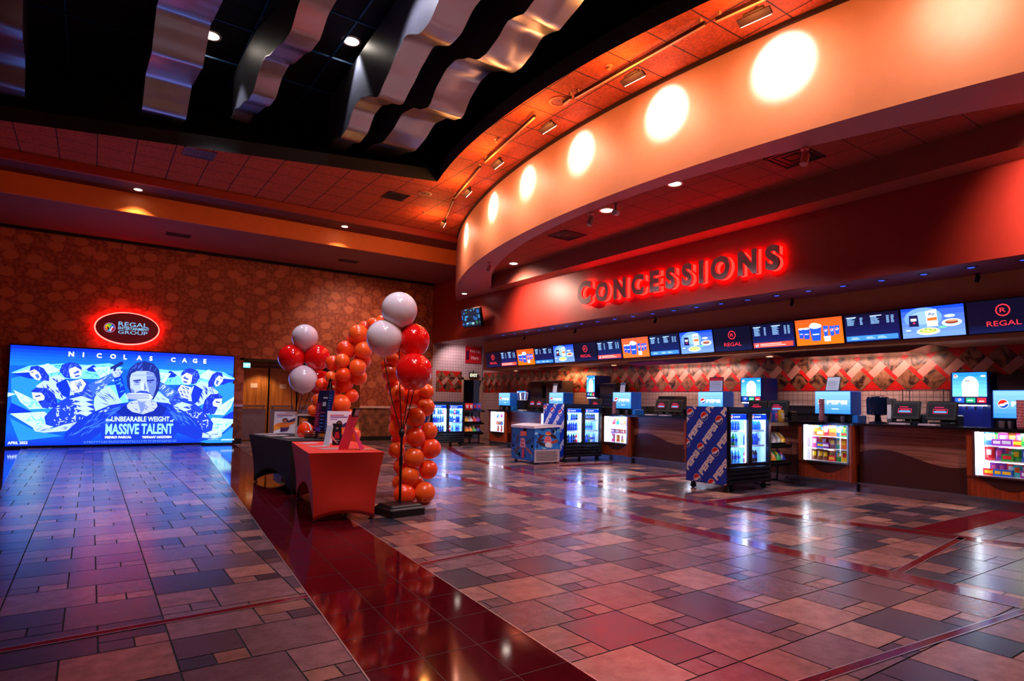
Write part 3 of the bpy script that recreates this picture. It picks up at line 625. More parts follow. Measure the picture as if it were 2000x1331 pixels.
for x, y, lb in ((5.77, 7.27, 'round ceiling speaker between two lighting tracks'), (6.0, 12.35, 'round ceiling speaker beside the dark vent')):
    t = thing('ceiling_speaker', lb, 'ceiling speaker', (x, y, ZC)); sp = mat('speaker_paint', '#b85a34', .5)
    m = MB(); m.lathe([(.16, 0), (.16, -.012), (.125, -.014), (.12, -.002)], n=24, cap=False); m.build('rim', sp, t, 40)
    m = MB(); m.lathe([(.12, -.002), (.07, -.008), (.025, -.005), (.024, -.012), (.001, -.013)], n=24, cap=False); m.build('grille', mat('speaker_grille', '#7c3018', .6), t, 40)
for x, y, lb in ((5.7, 6.08, 'nearest'), (5.75, 9.0, 'middle'), (6.6, 13.6, 'farthest')):
    m = MB(); m.lathe([(.05, 0), (.05, -.008), (.015, -.012), (.015, -.05), (.03, -.052), (.001, -.055)], n=12, cap=False); o = m.build('sprinkler', mat('sprinkler_paint', '#c87850', .4), None, 40, (x, y, ZC)); tag(o, 'small round fire sprinkler in the orange ceiling, %s of three' % lb, 'sprinkler', 'fire sprinklers')
# small spotlights and the camera under the curved soffit
def mini_spot(x, y, z, lb, rot=0, col='#b08078'):
    t = thing('spot_fixture', lb, 'spotlight', (x, y, z), rot); pm = mat('spot_'+col, col, .4)
    m = MB(); m.lathe([(.05, 0), (.05, -.02), (.015, -.022), (.015, -.08)], n=12); m.build('mount', pm, t, 40)
    m = MB(); m.M = Matrix.Translation((0, 0, -.13)) @ Matrix.Rotation(math.radians(20), 4, 'Y'); m.lathe([(.045, -.09), (.05, -.08), (.05, .06), (.03, .08)], n=14); m.build('can', pm, t, 40); return t
mini_spot(6.9, 7.78, 4.57, 'small spotlight can left of the black security camera'); mini_spot(7.55, 12.02, 4.57, 'small spotlight can near the far end of the curved soffit')
mini_spot(7.25, 4.17, 4.57, 'reddish lit spotlight can over the square vent at right', 0, '#d06a60')
t = thing('security_camera', 'black bullet security camera hanging from the curved soffit', 'camera', (6.88, 7.15, 4.57), .6)
m = MB(); m.lathe([(.04, 0), (.04, -.015), (.012, -.018), (.012, -.12)], n=12); m.build('mount', BLACK, t, 40)
m = MB(); m.M = Matrix.Translation((0, 0, -.15)) @ Matrix.Rotation(math.radians(78), 4, 'Y'); m.lathe([(.035, -.12), (.045, -.11), (.045, .1), (.03, .12)], n=14); m.build('barrel', mat('camera_white', '#c0b8c8', .3), t, 40)
m = MB(); m.tube([(.02, 0, -.01), (.12, .02, -.02), (.15, .02, -.09), (.09, 0, -.14)], .006, 6); m.build('cable', BLACK, t)
for k, (x, y) in enumerate(((10.5, 3.45), (10.5, 6.3), (10.5, 9.6), (10.5, 12.4), (10.5, 14.7))):
    t = thing('ceiling_bracket', 'small dark camera bracket under the fascia soffit, %s from the right' % ordinal(k), 'bracket', (x, y, 3.31), 0, 'small dark brackets under the soffit')
    m = MB(); m.lathe([(.035, 0), (.035, -.012), (.01, -.014), (.01, -.05)], n=10); m.build('mount', BLACK, t); m = MB(); m.M = Matrix.Translation((0, 0, -.08)) @ Matrix.Rotation(.5, 4, 'Y'); m.lathe([(.025, -.05), (.03, -.04), (.03, .05), (.015, .06)], n=10); m.build('can', BLACK, t, 40)

# ================================================================== WALL SIGNS
NEON = mat('red_neon', '#ff2a30', .4, emit='#ff0c08', strength=22); NEONP = mat('red_neon_tube', '#ff5a50', .4, emit='#ff3a34', strength=14)
LET = mat('letter_metal', '#c0a09c', .5, .0)
def letter_sign():
    t = thing('illuminated_sign', 'large CONCESSIONS lettering with a red neon glow on the red wall', 'sign', (9.65, 11.13, 3.66), -PI/2)
    s = 'CONCESSIONS'; L = 5.2; x = 0
    ws = []
    for i, ch in enumerate(s):
        vs, fs, wd = text_geo(ch, .055); h = .56 if i == 0 else .44; ws.append((ch, h, wd*h*.93))
    gap = (L-sum(w_ for _, _, w_ in ws))/(len(s)-1)
    for i, (ch, h, wd) in enumerate(ws):
        cu = bpy.data.curves.new('c', 'FONT'); cu.body = ch; cu.size = 1; cu.offset = .055; cu.resolution_u = 5
        def mesh_of(ext, off):
            cu.extrude = ext; cu.offset = off; o = bpy.data.objects.new('c', cu); C.objects.link(o)
            me = bpy.data.meshes.new_from_object(o.evaluated_get(bpy.context.evaluated_depsgraph_get())); bpy.data.objects.remove(o); return me
        me = mesh_of(.1, .055); xs = [v.co.x for v in me.vertices]; ys_ = [v.co.y for v in me.vertices]; x0, x1, y0, y1 = min(xs), max(xs), min(ys_), max(ys_)
        for v in me.vertices:
            u_, v_, w_ = (v.co.x-x0)/(x1-x0), (v.co.y-y0)/(y1-y0), v.co.z; v.co = (x+u_*wd+.07*v_*h*0, -.13-w_*.28, v_*h)
        me.materials.append(LET); o = bpy.data.objects.new('letter', me); C.objects.link(o); o.parent = t
        bm = bmesh.new(); bm.from_mesh(me); bmesh.ops.recalc_face_normals(bm, faces=bm.faces); bm.to_mesh(me); bm.free()
        me2 = mesh_of(.0, .055)
        for v in me2.vertices:
            u_, v_ = (v.co.x-x0)/(x1-x0), (v.co.y-y0)/(y1-y0); v.co = (x+wd/2+(u_-.5)*wd*1.0, -.035, h/2+(v_-.5)*h*1.0)
        me2.materials.append(NEON)
        # neon outline: a thin glowing plate edge behind each letter
        k = bpy.data.objects.new('neon_tube', me2); C.objects.link(k); k.parent = o
        sol = k.modifiers.new('s', 'SOLIDIFY'); sol.thickness = .02
        x += wd+gap
    return t
letter_sign()

def oval_sign():
    t = thing('oval_sign', 'oval maroon wall sign ringed in red neon above the blue screen', 'sign', (.72, 19.0, 3.06), 0)
    a, b = .70, .40; m = MB(); pts = [(a*math.cos(k*PI/24), b*math.sin(k*PI/24)) for k in range(48)]
    m.prism(pts, -.17, -.12, 'XZ'); m.build('panel', mat('maroon_panel', '#b04050', .3, .0), t)
    m = MB(); m.tube([((a+.015)*math.cos(k*PI/24), -.09, (b+.015)*math.sin(k*PI/24)) for k in range(49)], .014, 6, cap=False); m.build('neon_tube', NEONP, t)
    m = MB(); m.tube([((a-.06)*math.cos(k*PI/24), -.05, (b-.06)*math.sin(k*PI/24)) for k in range(49)], .022, 6, cap=False); m.build('neon_backlight', mat('red_backlight', '#ff1020', .4, emit='#ff0606', strength=50), t)
    m = MB(); m.box(-.3, .3, -.12, 0, -.2, .2); m.build('mount', DARK, t)
    A = Art(1.4, .8); A.text('REGAL', .49, .45, .115, '#8fc8ff', w=.66, bold=.01); A.text('ENTERTAINMENT', .49, .36, .075, '#8fd0ff', w=.69); A.text('GROUP', .49, .25, .09, '#8fc0f0', w=.66, bold=.01)
    A.ell(.305, .39, .125, .125, '#ff9adf'); A.ell(.305, .39, .115, .115, '#1a1038')
    for k, c in enumerate(('#2860e0', '#7ac83a', '#f0d020', '#f07020', '#28a0d8', '#d0203a')): A.poly([(.305, .39)]+[(.305+.10*math.cos(PI/3*(k+j/5)), .39+.10*math.sin(PI/3*(k+j/5))) for j in range(6)], c)
    A.poly([(.24, .42), (.275, .42), (.30, .35), (.27, .31), (.26, .37)], '#101018'); A.poly([(.30, .30), (.33, .30), (.36, .38), (.39, .42), (.35, .42), (.33, .36)], '#f4f4f8')
    A.build('lettering', attr_mat('sign_print_glow', .9), t, (-.7, -.172, -.40)); return t  # print glows by itself to make up for missing lamp light
oval_sign()

def poster():
    """long lit screen: generic blue film artwork with its wording"""
    W_, H_ = 4.93, 2.41; t = thing('video_wall', 'long blue glowing film advertising screen standing against the back wall', 'screen', (.84, 18.86, 0), 0)
    m = MB(); m.box(-W_/2-.03, W_/2+.03, -.06, .1, .0, H_+.09); m.build('frame', BLACK, t)
    A = Art(W_, H_, '#0c48d0', .0005); R_ = random.Random(21)
    def q(x, y):   # proportional layout grid of the artwork to metres on the screen
        u = (x-(85-(y-437)*.057))/(1700-(y-437)*.005); tp = 437+(x-85)*.05; bt = 1230-(x-40)*.0175
        return (max(-.02, min(1.02, u))*W_, (1-(y-tp)/(bt-tp))*H_)
    P = lambda pts, c: A.poly([q(*p) for p in pts], c)
    def strokes(pts, n, c, ln=60, wd=3.5, ang=None):
        """short brush strokes kept inside a polygon"""
        xs = [p[0] for p in pts]; ys_ = [p[1] for p in pts]; A.lv += 1; lv = A.lv
        def inside(x, y):
            r = False
            for i in range(len(pts)):
                (x1, y1), (x2, y2) = pts[i-1], pts[i]
                if (y1 > y) != (y2 > y) and x < (x2-x1)*(y-y1)/(y2-y1)+x1: r = not r
            return r
        k = 0
        for _ in range(n*6):
            x, y = R_.uniform(min(xs), max(xs)), R_.uniform(min(ys_), max(ys_))
            if not inside(x, y): continue
            a = (ang if ang is not None else R_.uniform(0, PI))+R_.uniform(-.35, .35); l = ln*R_.uniform(.35, 1); dx, dy = math.cos(a)*l/2, math.sin(a)*l/2; w_ = wd*R_.uniform(.5, 1.2); nx, ny = -math.sin(a)*w_, math.cos(a)*w_
            if not (inside(x-dx, y-dy) and inside(x+dx, y+dy)): continue
            A.poly([q(x-dx, y-dy), q(x+nx, y+ny), q(x+dx, y+dy), q(x-nx, y-ny)], c, lv); k += 1
            if k >= n: break
    A.grad(0, 0, W_, H_*.16, '#0828a8', '#0c48d0'); A.grad(0, H_*.80, W_, H_, '#1060e0', '#0424f0')
    LT, MD, PL, DB = '#5fb2dc', '#1c6ee0', '#98ccd2', '#0826ac'
    for s in (0, 1):
        X = (lambda x: x) if s == 0 else (lambda x: 1870-x)
        def pt(pts): return [(X(x), y+(0 if s == 0 else 45)) for x, y in pts]
        def F(pts, c, st=None):
            p = pt(pts); P(p, c)
            if st: strokes(p, *st)
        F([(85, 655), (200, 600), (420, 580), (600, 590), (760, 575), (860, 610), (700, 700), (420, 700), (200, 690)], LT, (40, '#2f84dc', 120, 5)); F([(110, 655), (330, 580), (420, 640), (200, 690)], PL); F([(85, 700), (230, 660), (420, 900), (300, 1010), (85, 960)], MD)
        F([(85, 660), (210, 650), (330, 700), (200, 700)], DB); F([(560, 600), (650, 590), (700, 650), (610, 640)], DB); F([(640, 610), (760, 600), (860, 640), (800, 720), (700, 700)], PL, (30, '#5aa0e0', 80, 5))
        F([(60, 810), (120, 820), (60, 845)], PL); F([(100, 790), (240, 870), (420, 930), (200, 940), (140, 880)], PL, (16, '#5aa8dc', 90, 6)); F([(85, 890), (310, 1010), (60, 975)], DB); F([(75, 975), (300, 960), (420, 1060), (260, 1110)], PL, (14, '#5aa8dc', 90, 6)); F([(75, 1010), (240, 1110), (420, 1150), (130, 1190)], MD)
        F([(690, 760), (850, 740), (900, 880), (760, 980)], LT); F([(790, 700), (840, 640), (880, 800), (830, 860)], DB, (10, '#2c74e4', 60, 5))
        F([(650, 790), (760, 760), (850, 880), (760, 930), (640, 960)], '#88a4e4', (10, '#22389c', 130, 3, .6)); F([(560, 600), (640, 590), (560, 650)], '#88b8ee')
        # upper outer figure
        F([(245, 760), (330, 690), (400, 670), (470, 720), (520, 820), (420, 870), (330, 830)], '#8ea6e2', (26, '#16289c', 80, 5, 1.1)); F([(380, 740), (450, 700), (480, 780), (470, 860), (420, 830)], DB)
        F([(205, 640), (215, 605), (260, 598), (300, 620), (335, 680), (335, 720), (300, 715), (260, 690)], '#1428a0', (8, '#3c64dc', 40, 3)); F([(202, 645), (240, 628), (268, 650), (285, 690), (270, 715), (245, 708), (228, 690), (212, 675)], '#a8b8f0'); F([(240, 672), (262, 662), (272, 690), (258, 704)], '#3c54c4'); F([(212, 652), (232, 645), (234, 651), (214, 657)], '#1a2c98')
        # inner figure with raised arm
        F([(480, 720), (560, 695), (640, 750), (660, 830), (620, 900), (520, 880)], '#1a34bc', (20, '#5c80e6', 60, 3, .4)); F([(478, 722), (560, 700), (590, 740), (560, 800), (495, 815)], '#a4b4ea', (16, '#2034a4', 60, 4, .9))
        F([(600, 750), (700, 690), (785, 650), (800, 690), (700, 790), (640, 830)], '#2c50d4', (22, '#9ab0f0', 60, 3, -.6)); F([(775, 640), (800, 615), (840, 620), (850, 645), (835, 680), (800, 690), (785, 675)], '#8c9ce4', (6, '#1c2c98', 30, 3)); F([(762, 612), (850, 560), (866, 572), (858, 588), (812, 612), (800, 640), (786, 636), (790, 618), (770, 628)], '#0e1c68')
        F([(405, 640), (425, 590), (480, 570), (530, 578), (560, 610), (560, 640), (520, 620), (480, 640), (480, 700), (440, 690)], '#1428a4', (16, '#4468dc', 50, 3)); F([(470, 625), (515, 605), (555, 630), (562, 665), (540, 690), (505, 702), (478, 680)], '#a8b8f0'); F([(500, 655), (540, 640), (545, 650), (508, 664)], '#16289a'); F([(510, 676), (548, 668), (540, 684), (515, 688)], '#2840b0'); F([(520, 640), (536, 634), (538, 640), (522, 645)], '#0e1c80')
        # lower outer figure, patterned shirt
        F([(300, 1000), (380, 900), (480, 830), (560, 820), (640, 900), (660, 980), (560, 1040), (400, 1090), (310, 1060)], '#1430b4')
        for k in range(4): F([(470+k*16, 860+k*36), (560+k*12, 835+k*38), (640+k*4, 870+k*36), (560+k*10, 880+k*38)], '#8ea8ea')
        strokes(pt([(310, 1010), (390, 910), (520, 850), (620, 930), (560, 1030), (400, 1085)]), 60, '#a0b4f0', 40, 4)
        F([(215, 800), (250, 772), (320, 775), (370, 820), (390, 880), (385, 920), (340, 930), (300, 870), (290, 830), (240, 815)], '#1024a0', (12, '#3c60d8', 40, 3)); F([(222, 808), (285, 812), (305, 840), (300, 880), (310, 910), (285, 915), (262, 890), (250, 868), (228, 856)], '#a4b6f0'); F([(262, 882), (300, 866), (340, 900), (330, 935), (290, 930)], '#1830b0'); F([(240, 838), (275, 828), (278, 838), (246, 846)], '#101c84'); F([(262, 876), (290, 870), (286, 884), (268, 890)], '#0e1c80')
        F([(225, 1088), (250, 1066), (300, 1080), (350, 1090), (430, 1060), (560, 1030), (650, 1000), (665, 1025), (560, 1070), (440, 1110), (300, 1122), (240, 1112)], '#8ea4e8', (16, '#2038a8', 70, 3, -.3))
    body = [(430, 1180), (440, 1120), (520, 1040), (640, 960), (760, 905), (880, 885), (1100, 880), (1200, 890), (1340, 960), (1450, 1050), (1480, 1110), (1470, 1160), (1420, 1175), (1270, 1120), (1200, 1200), (700, 1200), (690, 1120), (600, 1190), (520, 1200)]
    P(body, '#0c28a0'); strokes([(450, 1150), (640, 970), (880, 890), (820, 1000), (560, 1160)], 46, '#2c58dc', 110, 4, -.6); strokes([(1160, 900), (1340, 970), (1460, 1090), (1300, 1070), (1200, 980)], 40, '#2c58dc', 110, 4, .7); strokes([(620, 980), (760, 910), (800, 900), (700, 990)], 14, '#8aa8ee', 60, 3, -.5); strokes([(1200, 895), (1330, 960), (1300, 985)], 14, '#8aa8ee', 60, 3, .6)
    P([(800, 960), (890, 890), (1110, 885), (1190, 930), (1150, 990), (980, 1010), (850, 1000)], '#081c80')
    hair = [(886, 760), (882, 690), (905, 620), (960, 575), (1020, 562), (1085, 580), (1130, 630), (1140, 710), (1125, 790), (1085, 860), (1000, 880), (930, 860)]
    P(hair, '#10206c'); strokes(hair, 40, '#3854c0', 50, 3, 2.2)
    P([(905, 700), (918, 660), (960, 640), (1040, 640), (1088, 655), (1108, 700), (1104, 770), (1080, 840), (1040, 875), (965, 872), (925, 830), (908, 770)], '#8898de')
    P([(1030, 645), (1088, 655), (1108, 700), (1104, 770), (1080, 840), (1045, 870), (1050, 790), (1035, 740)], '#5468c0'); P([(910, 770), (935, 790), (950, 850), (925, 830)], '#4c60b8'); P([(925, 668), (1080, 668), (1085, 676), (925, 678)], '#7688d4')
    for x, d in ((928, 0), (1030, 1)):
        P([(x, 712), (x+58, 704), (x+62, 716), (x+4, 722)], '#14226c'); P([(x+6, 724), (x+30, 718), (x+54, 722), (x+48, 736), (x+14, 736)], '#5064bc'); A.ell(*q(x+30, 728), .022, .013, '#0c1860', 10); P([(x+4, 742), (x+52, 740), (x+44, 750), (x+12, 750)], '#5c70c8')
    P([(990, 722), (1012, 722), (1030, 778), (1012, 792), (985, 788)], '#9aa8ea'); P([(1012, 722), (1030, 778), (1012, 792)], '#4c5eb8'); P([(950, 805), (985, 792), (1030, 796), (1062, 815), (1056, 860), (960, 862)], '#20389c')
    strokes([(930, 800), (1070, 800), (1050, 868), (950, 868)], 26, '#5068c8', 26, 2.5, 1.5)
    P([(868, 822), (900, 812), (985, 810), (1056, 818), (1080, 846), (1060, 866), (960, 862), (880, 858)], '#9ca8e4')
    for k in range(4): P([(872+k*6, 820+k*11), (1050, 822+k*10), (1050, 825+k*10), (874+k*6, 825+k*11)], '#2c409c')
    hand = [(880, 905), (905, 878), (960, 866), (1050, 862), (1105, 885), (1112, 915), (1080, 950), (1000, 976), (920, 958), (885, 930)]
    P(hand, '#8e9ade'); strokes(hand, 24, '#3c50b4', 50, 3, .3); P([(960, 868), (1020, 900), (1010, 940), (985, 972), (975, 930)], '#5c6cc4')
    for i, ch in enumerate('NICOLAS'):
        x, y = q(472+i*97, 530+i*5); A.text(ch, x, y, .115, '#e8eeff', bold=.03)
    for i, ch in enumerate('CAGE'):
        x, y = q(1222+i*88, 568+i*4); A.text(ch, x, y, .115, '#e8eeff', bold=.03)
    x, y = q(766, 1033); A.text('UNBEARABLE WEIGHT', x, y, .13, '#a8c4f0', w=1.27, bold=.02); x, y = q(724, 1030); A.text('the', x, y, .07, '#a8c4f0'); x, y = q(1208, 1036); A.text('of', x, y, .07, '#a8c4f0')
    x, y = q(720, 1133); A.text('MASSIVE TALENT', x, y, .27, '#78b4ec', w=1.48, bold=.03)
    x, y = q(718, 1163); A.text('PEDRO PASCAL', x, y, .055, '#e8f0ff', w=.56, bold=.03); x, y = q(990, 1163); A.text('TIFFANY HADDISH', x, y, .055, '#e8f0ff', w=.66, bold=.03)
    x, y = q(72, 1205); A.text('APRIL 2022', x, y, .065, '#c8dcff', w=.36, bold=.02); x, y = q(1628, 1180); A.text('LIONSGATE', x, y, .04, '#c8dcff', w=.33)
    x, y = q(1518, 1175); A.text('. . . . . . .', x, y, .02, '#c8dcff', w=.24)
    for k in range(2):
        x, y = q(570, 1188+k*10)
        for j in range(40): A.rect(x+j*.05, y, x+j*.05+.02+.025*R_.random(), y+.012, '#4a78d0')
    A.build('display', LBX, t, (-W_/2, -.062, .055)); return t
poster()

def exit_sign(x, y, z, w_, h_, bg, fg, lb):
    t = thing('exit_sign', lb, 'exit sign', (x, y, z)); m = MB(); m.box(-w_/2, w_/2, -.05, 0, 0, h_); m.box(-.02, .02, -.03, -.02, h_, h_+.08); m.build('housing', BLACK, t)
    A = Art(w_*.94, h_*.9, bg); A.text('EXIT', w_*.47, h_*.18, h_*.55, fg, align='c', bold=.03); A.build('face', SCR, t, (-w_*.47, -.052, h_*.05))
exit_sign(3.68, 18.98, 2.17, .2, .16, '#58d8e0', '#f0ffff', 'small turquoise exit sign at the corner of the door recess'); exit_sign(11.3, 18.95, 2.17, .34, .2, '#181818', '#f8e8c0', 'black and cream EXIT sign over the kitchen doorway')
t = thing('pickup_sign', 'red Pick Up Here sign on the white tiled wall', 'sign', (11.31, 18.99, 2.7)); m = MB(); m.box(-.33, .33, -.02, 0, 0, .7); m.build('board', mat('red_board', '#c01828', .4), t)
A = Art(.66, .7, '#c01626'); A.rect(.02, .12, .15, .44, '#401028'); A.text('Pick Up', .19, .36, .13, '#f6c8c8', w=.42); A.text('Here', .24, .14, .13, '#f6c8c8', w=.3); A.rect(.04, .6, .62, .61, '#ee8888'); A.build('print', PRN, t, (-.33, -.021, 0))
t = thing('wall_television', 'small television on a bracket showing blue footage on the red wall', 'television', (9.42, 15.9, 3.86), -PI/2+.12)
m = MB(); m.M = Matrix.Rotation(math.radians(12), 4, 'X'); m.rbox(-.47, .47, -.03, .03, -.29, .29, .01); m.build('casing', BLACK, t)
A = Art(.88, .52, '#0a2038'); R_ = random.Random(4)
for k in range(26): x, y = R_.random()*.88, R_.random()*.52; A.ell(x, y, .03+R_.random()*.07, .02+R_.random()*.05, R_.choice(['#1a60b0', '#3aa0d8', '#0c1828', '#9ad0e0', '#103850', '#2a7a50']), 9)
A.lv = 3
A.build('screen', attr_mat('tv_screen', 1.0), t, (-.44, -.036, -.26), (1, 0, 0), (0, -.2, .98)).location = (0, .02, 0)
m = MB(); m.box(-.1, .1, .03, .23, -.05, .05); m.build('bracket', BLACK, t)
# dark speaker-like box on the wall by the doorway camera etc.

# ================================================================== MENU SCREENS
SW, SH = .883, .50
def scr_frame(t): m = MB(); m.rbox(-SW/2+.004, SW/2-.004, 0, .05, 0, SH, .004); return m.build('casing', BLACK, t)
def art_logo():
    A = Art(SW-.04, SH-.04, '#04061c'); A.grad(0, 0, SW, SH*.3, '#0a1440', '#04061c', 4); c = '#f0303c'; cx = (SW-.04)/2
    A.ell(cx, .31, .088, .088, c, 12); A.ell(cx, .31, .072, .072, '#04061c', 12); A.text('R', cx, .28, .062, c, w=.07, align='c', bold=.0); A.text('REGAL', cx, .09, .072, c, w=.40, align='c', bold=.0); return A
def cols(A, xs, top, n, cc, R_):
    for x, wd in xs:
        for k in range(n): A.lv += 0; A.poly([(x, top-k*.018), (x+wd*(.6+.4*R_.random()), top-k*.018), (x+wd*(.6+.4*R_.random()), top-k*.018+.008), (x, top-k*.018+.008)], cc, 3)
def art_menu(kind):
    R_ = random.Random(kind); A = Art(SW-.04, SH-.04, '#060c38'); A.grad(0, 0, SW, SH, '#0c1858', '#040824', 6)
    cols(A, ((.04, .14), (.25, .05), (.42, .14), (.66, .05), (.73, .05)), .39, 9 if kind == 1 else 7, '#8ab8f0', R_)
    A.rect(.04, .405, .2, .418, '#bcd8ff'); A.rect(.42, .405, .6, .418, '#bcd8ff')
    if kind == 1:
        A.rect(.02, .02, SW-.06, .11, '#e84838'); A.rect(.16, .075, .6, .087, '#ffd0c8'); A.rect(.16, .045, .68, .057, '#ffd0c8'); A.globe(.09, .065, .035)
    else:
        A.rect(.02, .02, SW-.06, .10, '#3a82e0'); 
        for x in (.1, .34, .52): A.rect(x, .045, x+.13, .053, '#c8e0ff'); A.rect(x, .066, x+.1, .073, '#c8e0ff')
    return A
def art_buckets():
    A = Art(SW-.04, SH-.04, '#f05a14'); A.grad(0, 0, SW, SH, '#f86a10', '#e8501c', 5)
    def cup(x, y, w0, w1, h, c, logo=None):
        A.poly([(x-w0/2, y), (x+w0/2, y), (x+w1/2, y+h), (x-w1/2, y+h)], c)
        if logo: A.globe(x, y+h*.6, w1*.3)
        else: A.rect(x-w0*.4, y+h*.42, x+w0*.4, y+h*.5, '#e0ecff')
    for x, y, a, b, h in ((.10, .13, .07, .1, .17), (.2, .11, .09, .13, .19)): cup(x, y, a, b, h, '#1848c8'); A.ell(x, y+h, b/2, .018, '#f4f4ff', 12)
    cup(.37, .07, .15, .21, .25, '#1a4ad0'); A.ell(.37, .33, .115, .045, '#eef4ff', 14); A.ell(.35, .36, .07, .03, '#ffffff', 12)
    for x, y, h in ((.55, .12, .2), (.66, .14, .17), (.75, .16, .15)): cup(x, y, .06, .09, h, '#1e52d8', 1)
    A.poly([(.52, .05), (.62, .05), (.63, .14), (.51, .14)], '#f4f8ff'); return A
def art_snacks():
    A = Art(SW-.04, SH-.04, '#1a56e8'); A.grad(0, 0, SW, SH, '#6a90e8', '#0c40ec', 6); A.ell(.3, .3, .26, .16, '#6a98f0', 24); A.ell(.3, .3, .18, .1, '#8ab0f4', 24)
    A.poly([(.1, .18), (.24, .17), (.23, .35), (.11, .35)], '#101848'); A.rect(.13, .26, .21, .3, '#e8e8ff'); A.ell(.175, .23, .02, .015, '#e03050', 10)
    A.poly([(.35, .16), (.5, .16), (.49, .42), (.34, .40)], '#cfe0ec'); A.poly([(.36, .25), (.49, .25), (.49, .3), (.36, .29)], '#c86a2a'); A.text('Ay', .37, .32, .05, '#20407a', w=.1); A.ell(.42, .21, .06, .04, '#c8ecc0', 14)
    A.ell(.36, .09, .16, .055, '#f2f6ee', 24); A.ell(.36, .10, .13, .04, '#c8cc60', 18)
    for k in range(7): A.ell(.27+k*.03, .1+.012*(k % 3), .02, .014, '#e8e09a' if k % 2 else '#7ab060', 8)
    A.ell(.68, .2, .13, .055, '#eef4ff', 24); A.ell(.68, .2, .115, .045, '#b0c4f0', 20); A.ell(.68, .205, .085, .026, '#8a3c2c', 16); A.ell(.69, .225, .08, .014, '#c88a60', 14)
    A.ell(.66, .3, .07, .022, '#dcecff', 18); A.ell(.09, .12, .04, .012, '#c8f0d0', 10); A.ell(.56, .14, .06, .018, '#6ac0a0', 12); return A
arts = {'logo': art_logo, 'menu': lambda: art_menu(1), 'buckets': art_buckets, 'menub': lambda: art_menu(2), 'snacks': art_snacks}
desc = {'logo': 'dark menu screen with a red ringed R logo', 'menu': 'navy price list screen with a red banner', 'buckets': 'orange menu screen picturing blue popcorn buckets', 'menub': 'navy price list screen with a blue banner', 'snacks': 'bright blue menu screen picturing nachos and hot dog'}
proto = {}
order = ['logo', 'snacks', 'menub', 'buckets', 'menu']; cnt = {}
for i in range(16):
    k = order[i % 5]; y = 3.16+SW*i; cnt[k] = cnt.get(k, 0)+1
    lb = desc[k]+', %s from the right' % ordinal(cnt[k]-1)
    if k not in proto:
        t = thing('menu_screen', lb, 'menu screen', (10.565, y, 2.42), -PI/2, 'menu screens above the counter'); t.rotation_euler = (math.radians(11), 0, -PI/2)
        scr_frame(t); arts[k]().build('screen', SCR, t, (-SW/2+.02, -.002, .02)); proto[k] = t
    else:
        t = dup(proto[k], (10.565, y, 2.42)); t.rotation_euler = (math.radians(11), 0, -PI/2); t['label'] = lb
# hoods
for k, (y0, y1, lb) in enumerate(((4.2, 6.95, 'right'), (8.0, 10.85, 'middle'), (13.2, 14.5, 'left'))):
    m = MB(); yc_ = (y0+y1)/2; m.prism([(-(y1-y0)/2, .0), (-(y1-y0)/2+.35, -.1), ((y1-y0)/2-.35, -.1), ((y1-y0)/2, 0)], 10.85, 11.6, 'YZ'); m.v = [Vector((v.x, v.y, v.z)) for v in m.v]
    o = m.build('exhaust_hood', mat('hood_steel', '#6a6468', .22, 1.), None, loc=(0, yc_, 2.355)); tag(o, 'shallow stainless exhaust hood over the back counter, %s one' % lb, 'exhaust hood', 'exhaust hoods')

# ================================================================== COUNTER LINE
WOODO = wood_mat('orange_wood', '#6a2410', '#9c3c1a', 2, .3); WOODH = wood_mat('veneer_wood', '#6a3a30', '#9a6250', 0, .2); WOODD = mat('dark_laminate', '#3a1a18', .25, noise=.05)
TOP = mat('black_worktop', '#0c0d12', .15); TOE = mat('toe_steel', '#8a98b0', .22, .9); TUBE = mat('white_tube', '#ffffff', .4, emit='#e8f4ff', strength=22)
CASEL = mat('case_light', '#ffffff', .5, emit='#eef5ff', strength=3.6); SHELF = mat('white_shelf', '#e8f0ff', .3)
def display_case(lb):
    t = thing('display_case', lb, 'display case', (0, 0, 0), -PI/2, 'candy display cases in the counter')
    m = MB(); m.box(-.475, .475, .02, .74, .15, .43); m.box(-.475, -.405, 0, .74, .43, 1.05); m.build('cabinet', WOODO, t)
    m = MB(); m.prism([(-.36+.72*k/16, .43-.16*math.sin(PI*k/16)) for k in range(17)], .012, .022); m.build('arch_panel', WOODD, t)
    m = MB(); m.tube([(.43, .02, .15), (.43, .02, 1.05)], .055, 14); m.box(.375, .475, .02, .74, .15, 1.05); m.build('corner_post', WOODO, t, 40)
    m = MB(); m.box(-.475, .475, .03, .7, 0, .14); m.box(-.485, .485, -.01, .03, .138, .155); m.build('toe_kick', TOE, t)
    m = MB(); m.box(-.4, -.37, -.01, .05, .43, 1.05); m.box(.35, .375, -.01, .05, .43, 1.05); m.box(-.4, .375, -.015, .05, .425, .445); m.box(-.4, .375, -.01, .05, 1.035, 1.05); m.build('glass_frame', STEEL, t)
    m = MB(); m.box(-.37, .35, -.002, .002, .445, 1.035); m.build('glass_pane', GLASS, t)
    m = MB(); m.box(-.37, .35, .42, .43, .445, 1.035); m.build('light_panel', CASEL, t)
    m = MB(); m.box(-.37, .35, .05, .42, .43, .445); m.box(-.4, -.37, .05, .42, .43, 1.04); m.box(.35, .375, .05, .42, .43, 1.04); m.build('liner', SHELF, t)
    for z in (.64, .84): m = MB(); m.box(-.36, .34, .06, .41, z, z+.012); m.build('shelf', SHELF, t)
    m = MB(); m.tube([(-.355, .03, .45), (-.355, .03, 1.03)], .009, 6); m.build('light_tube', TUBE, t)
    return t
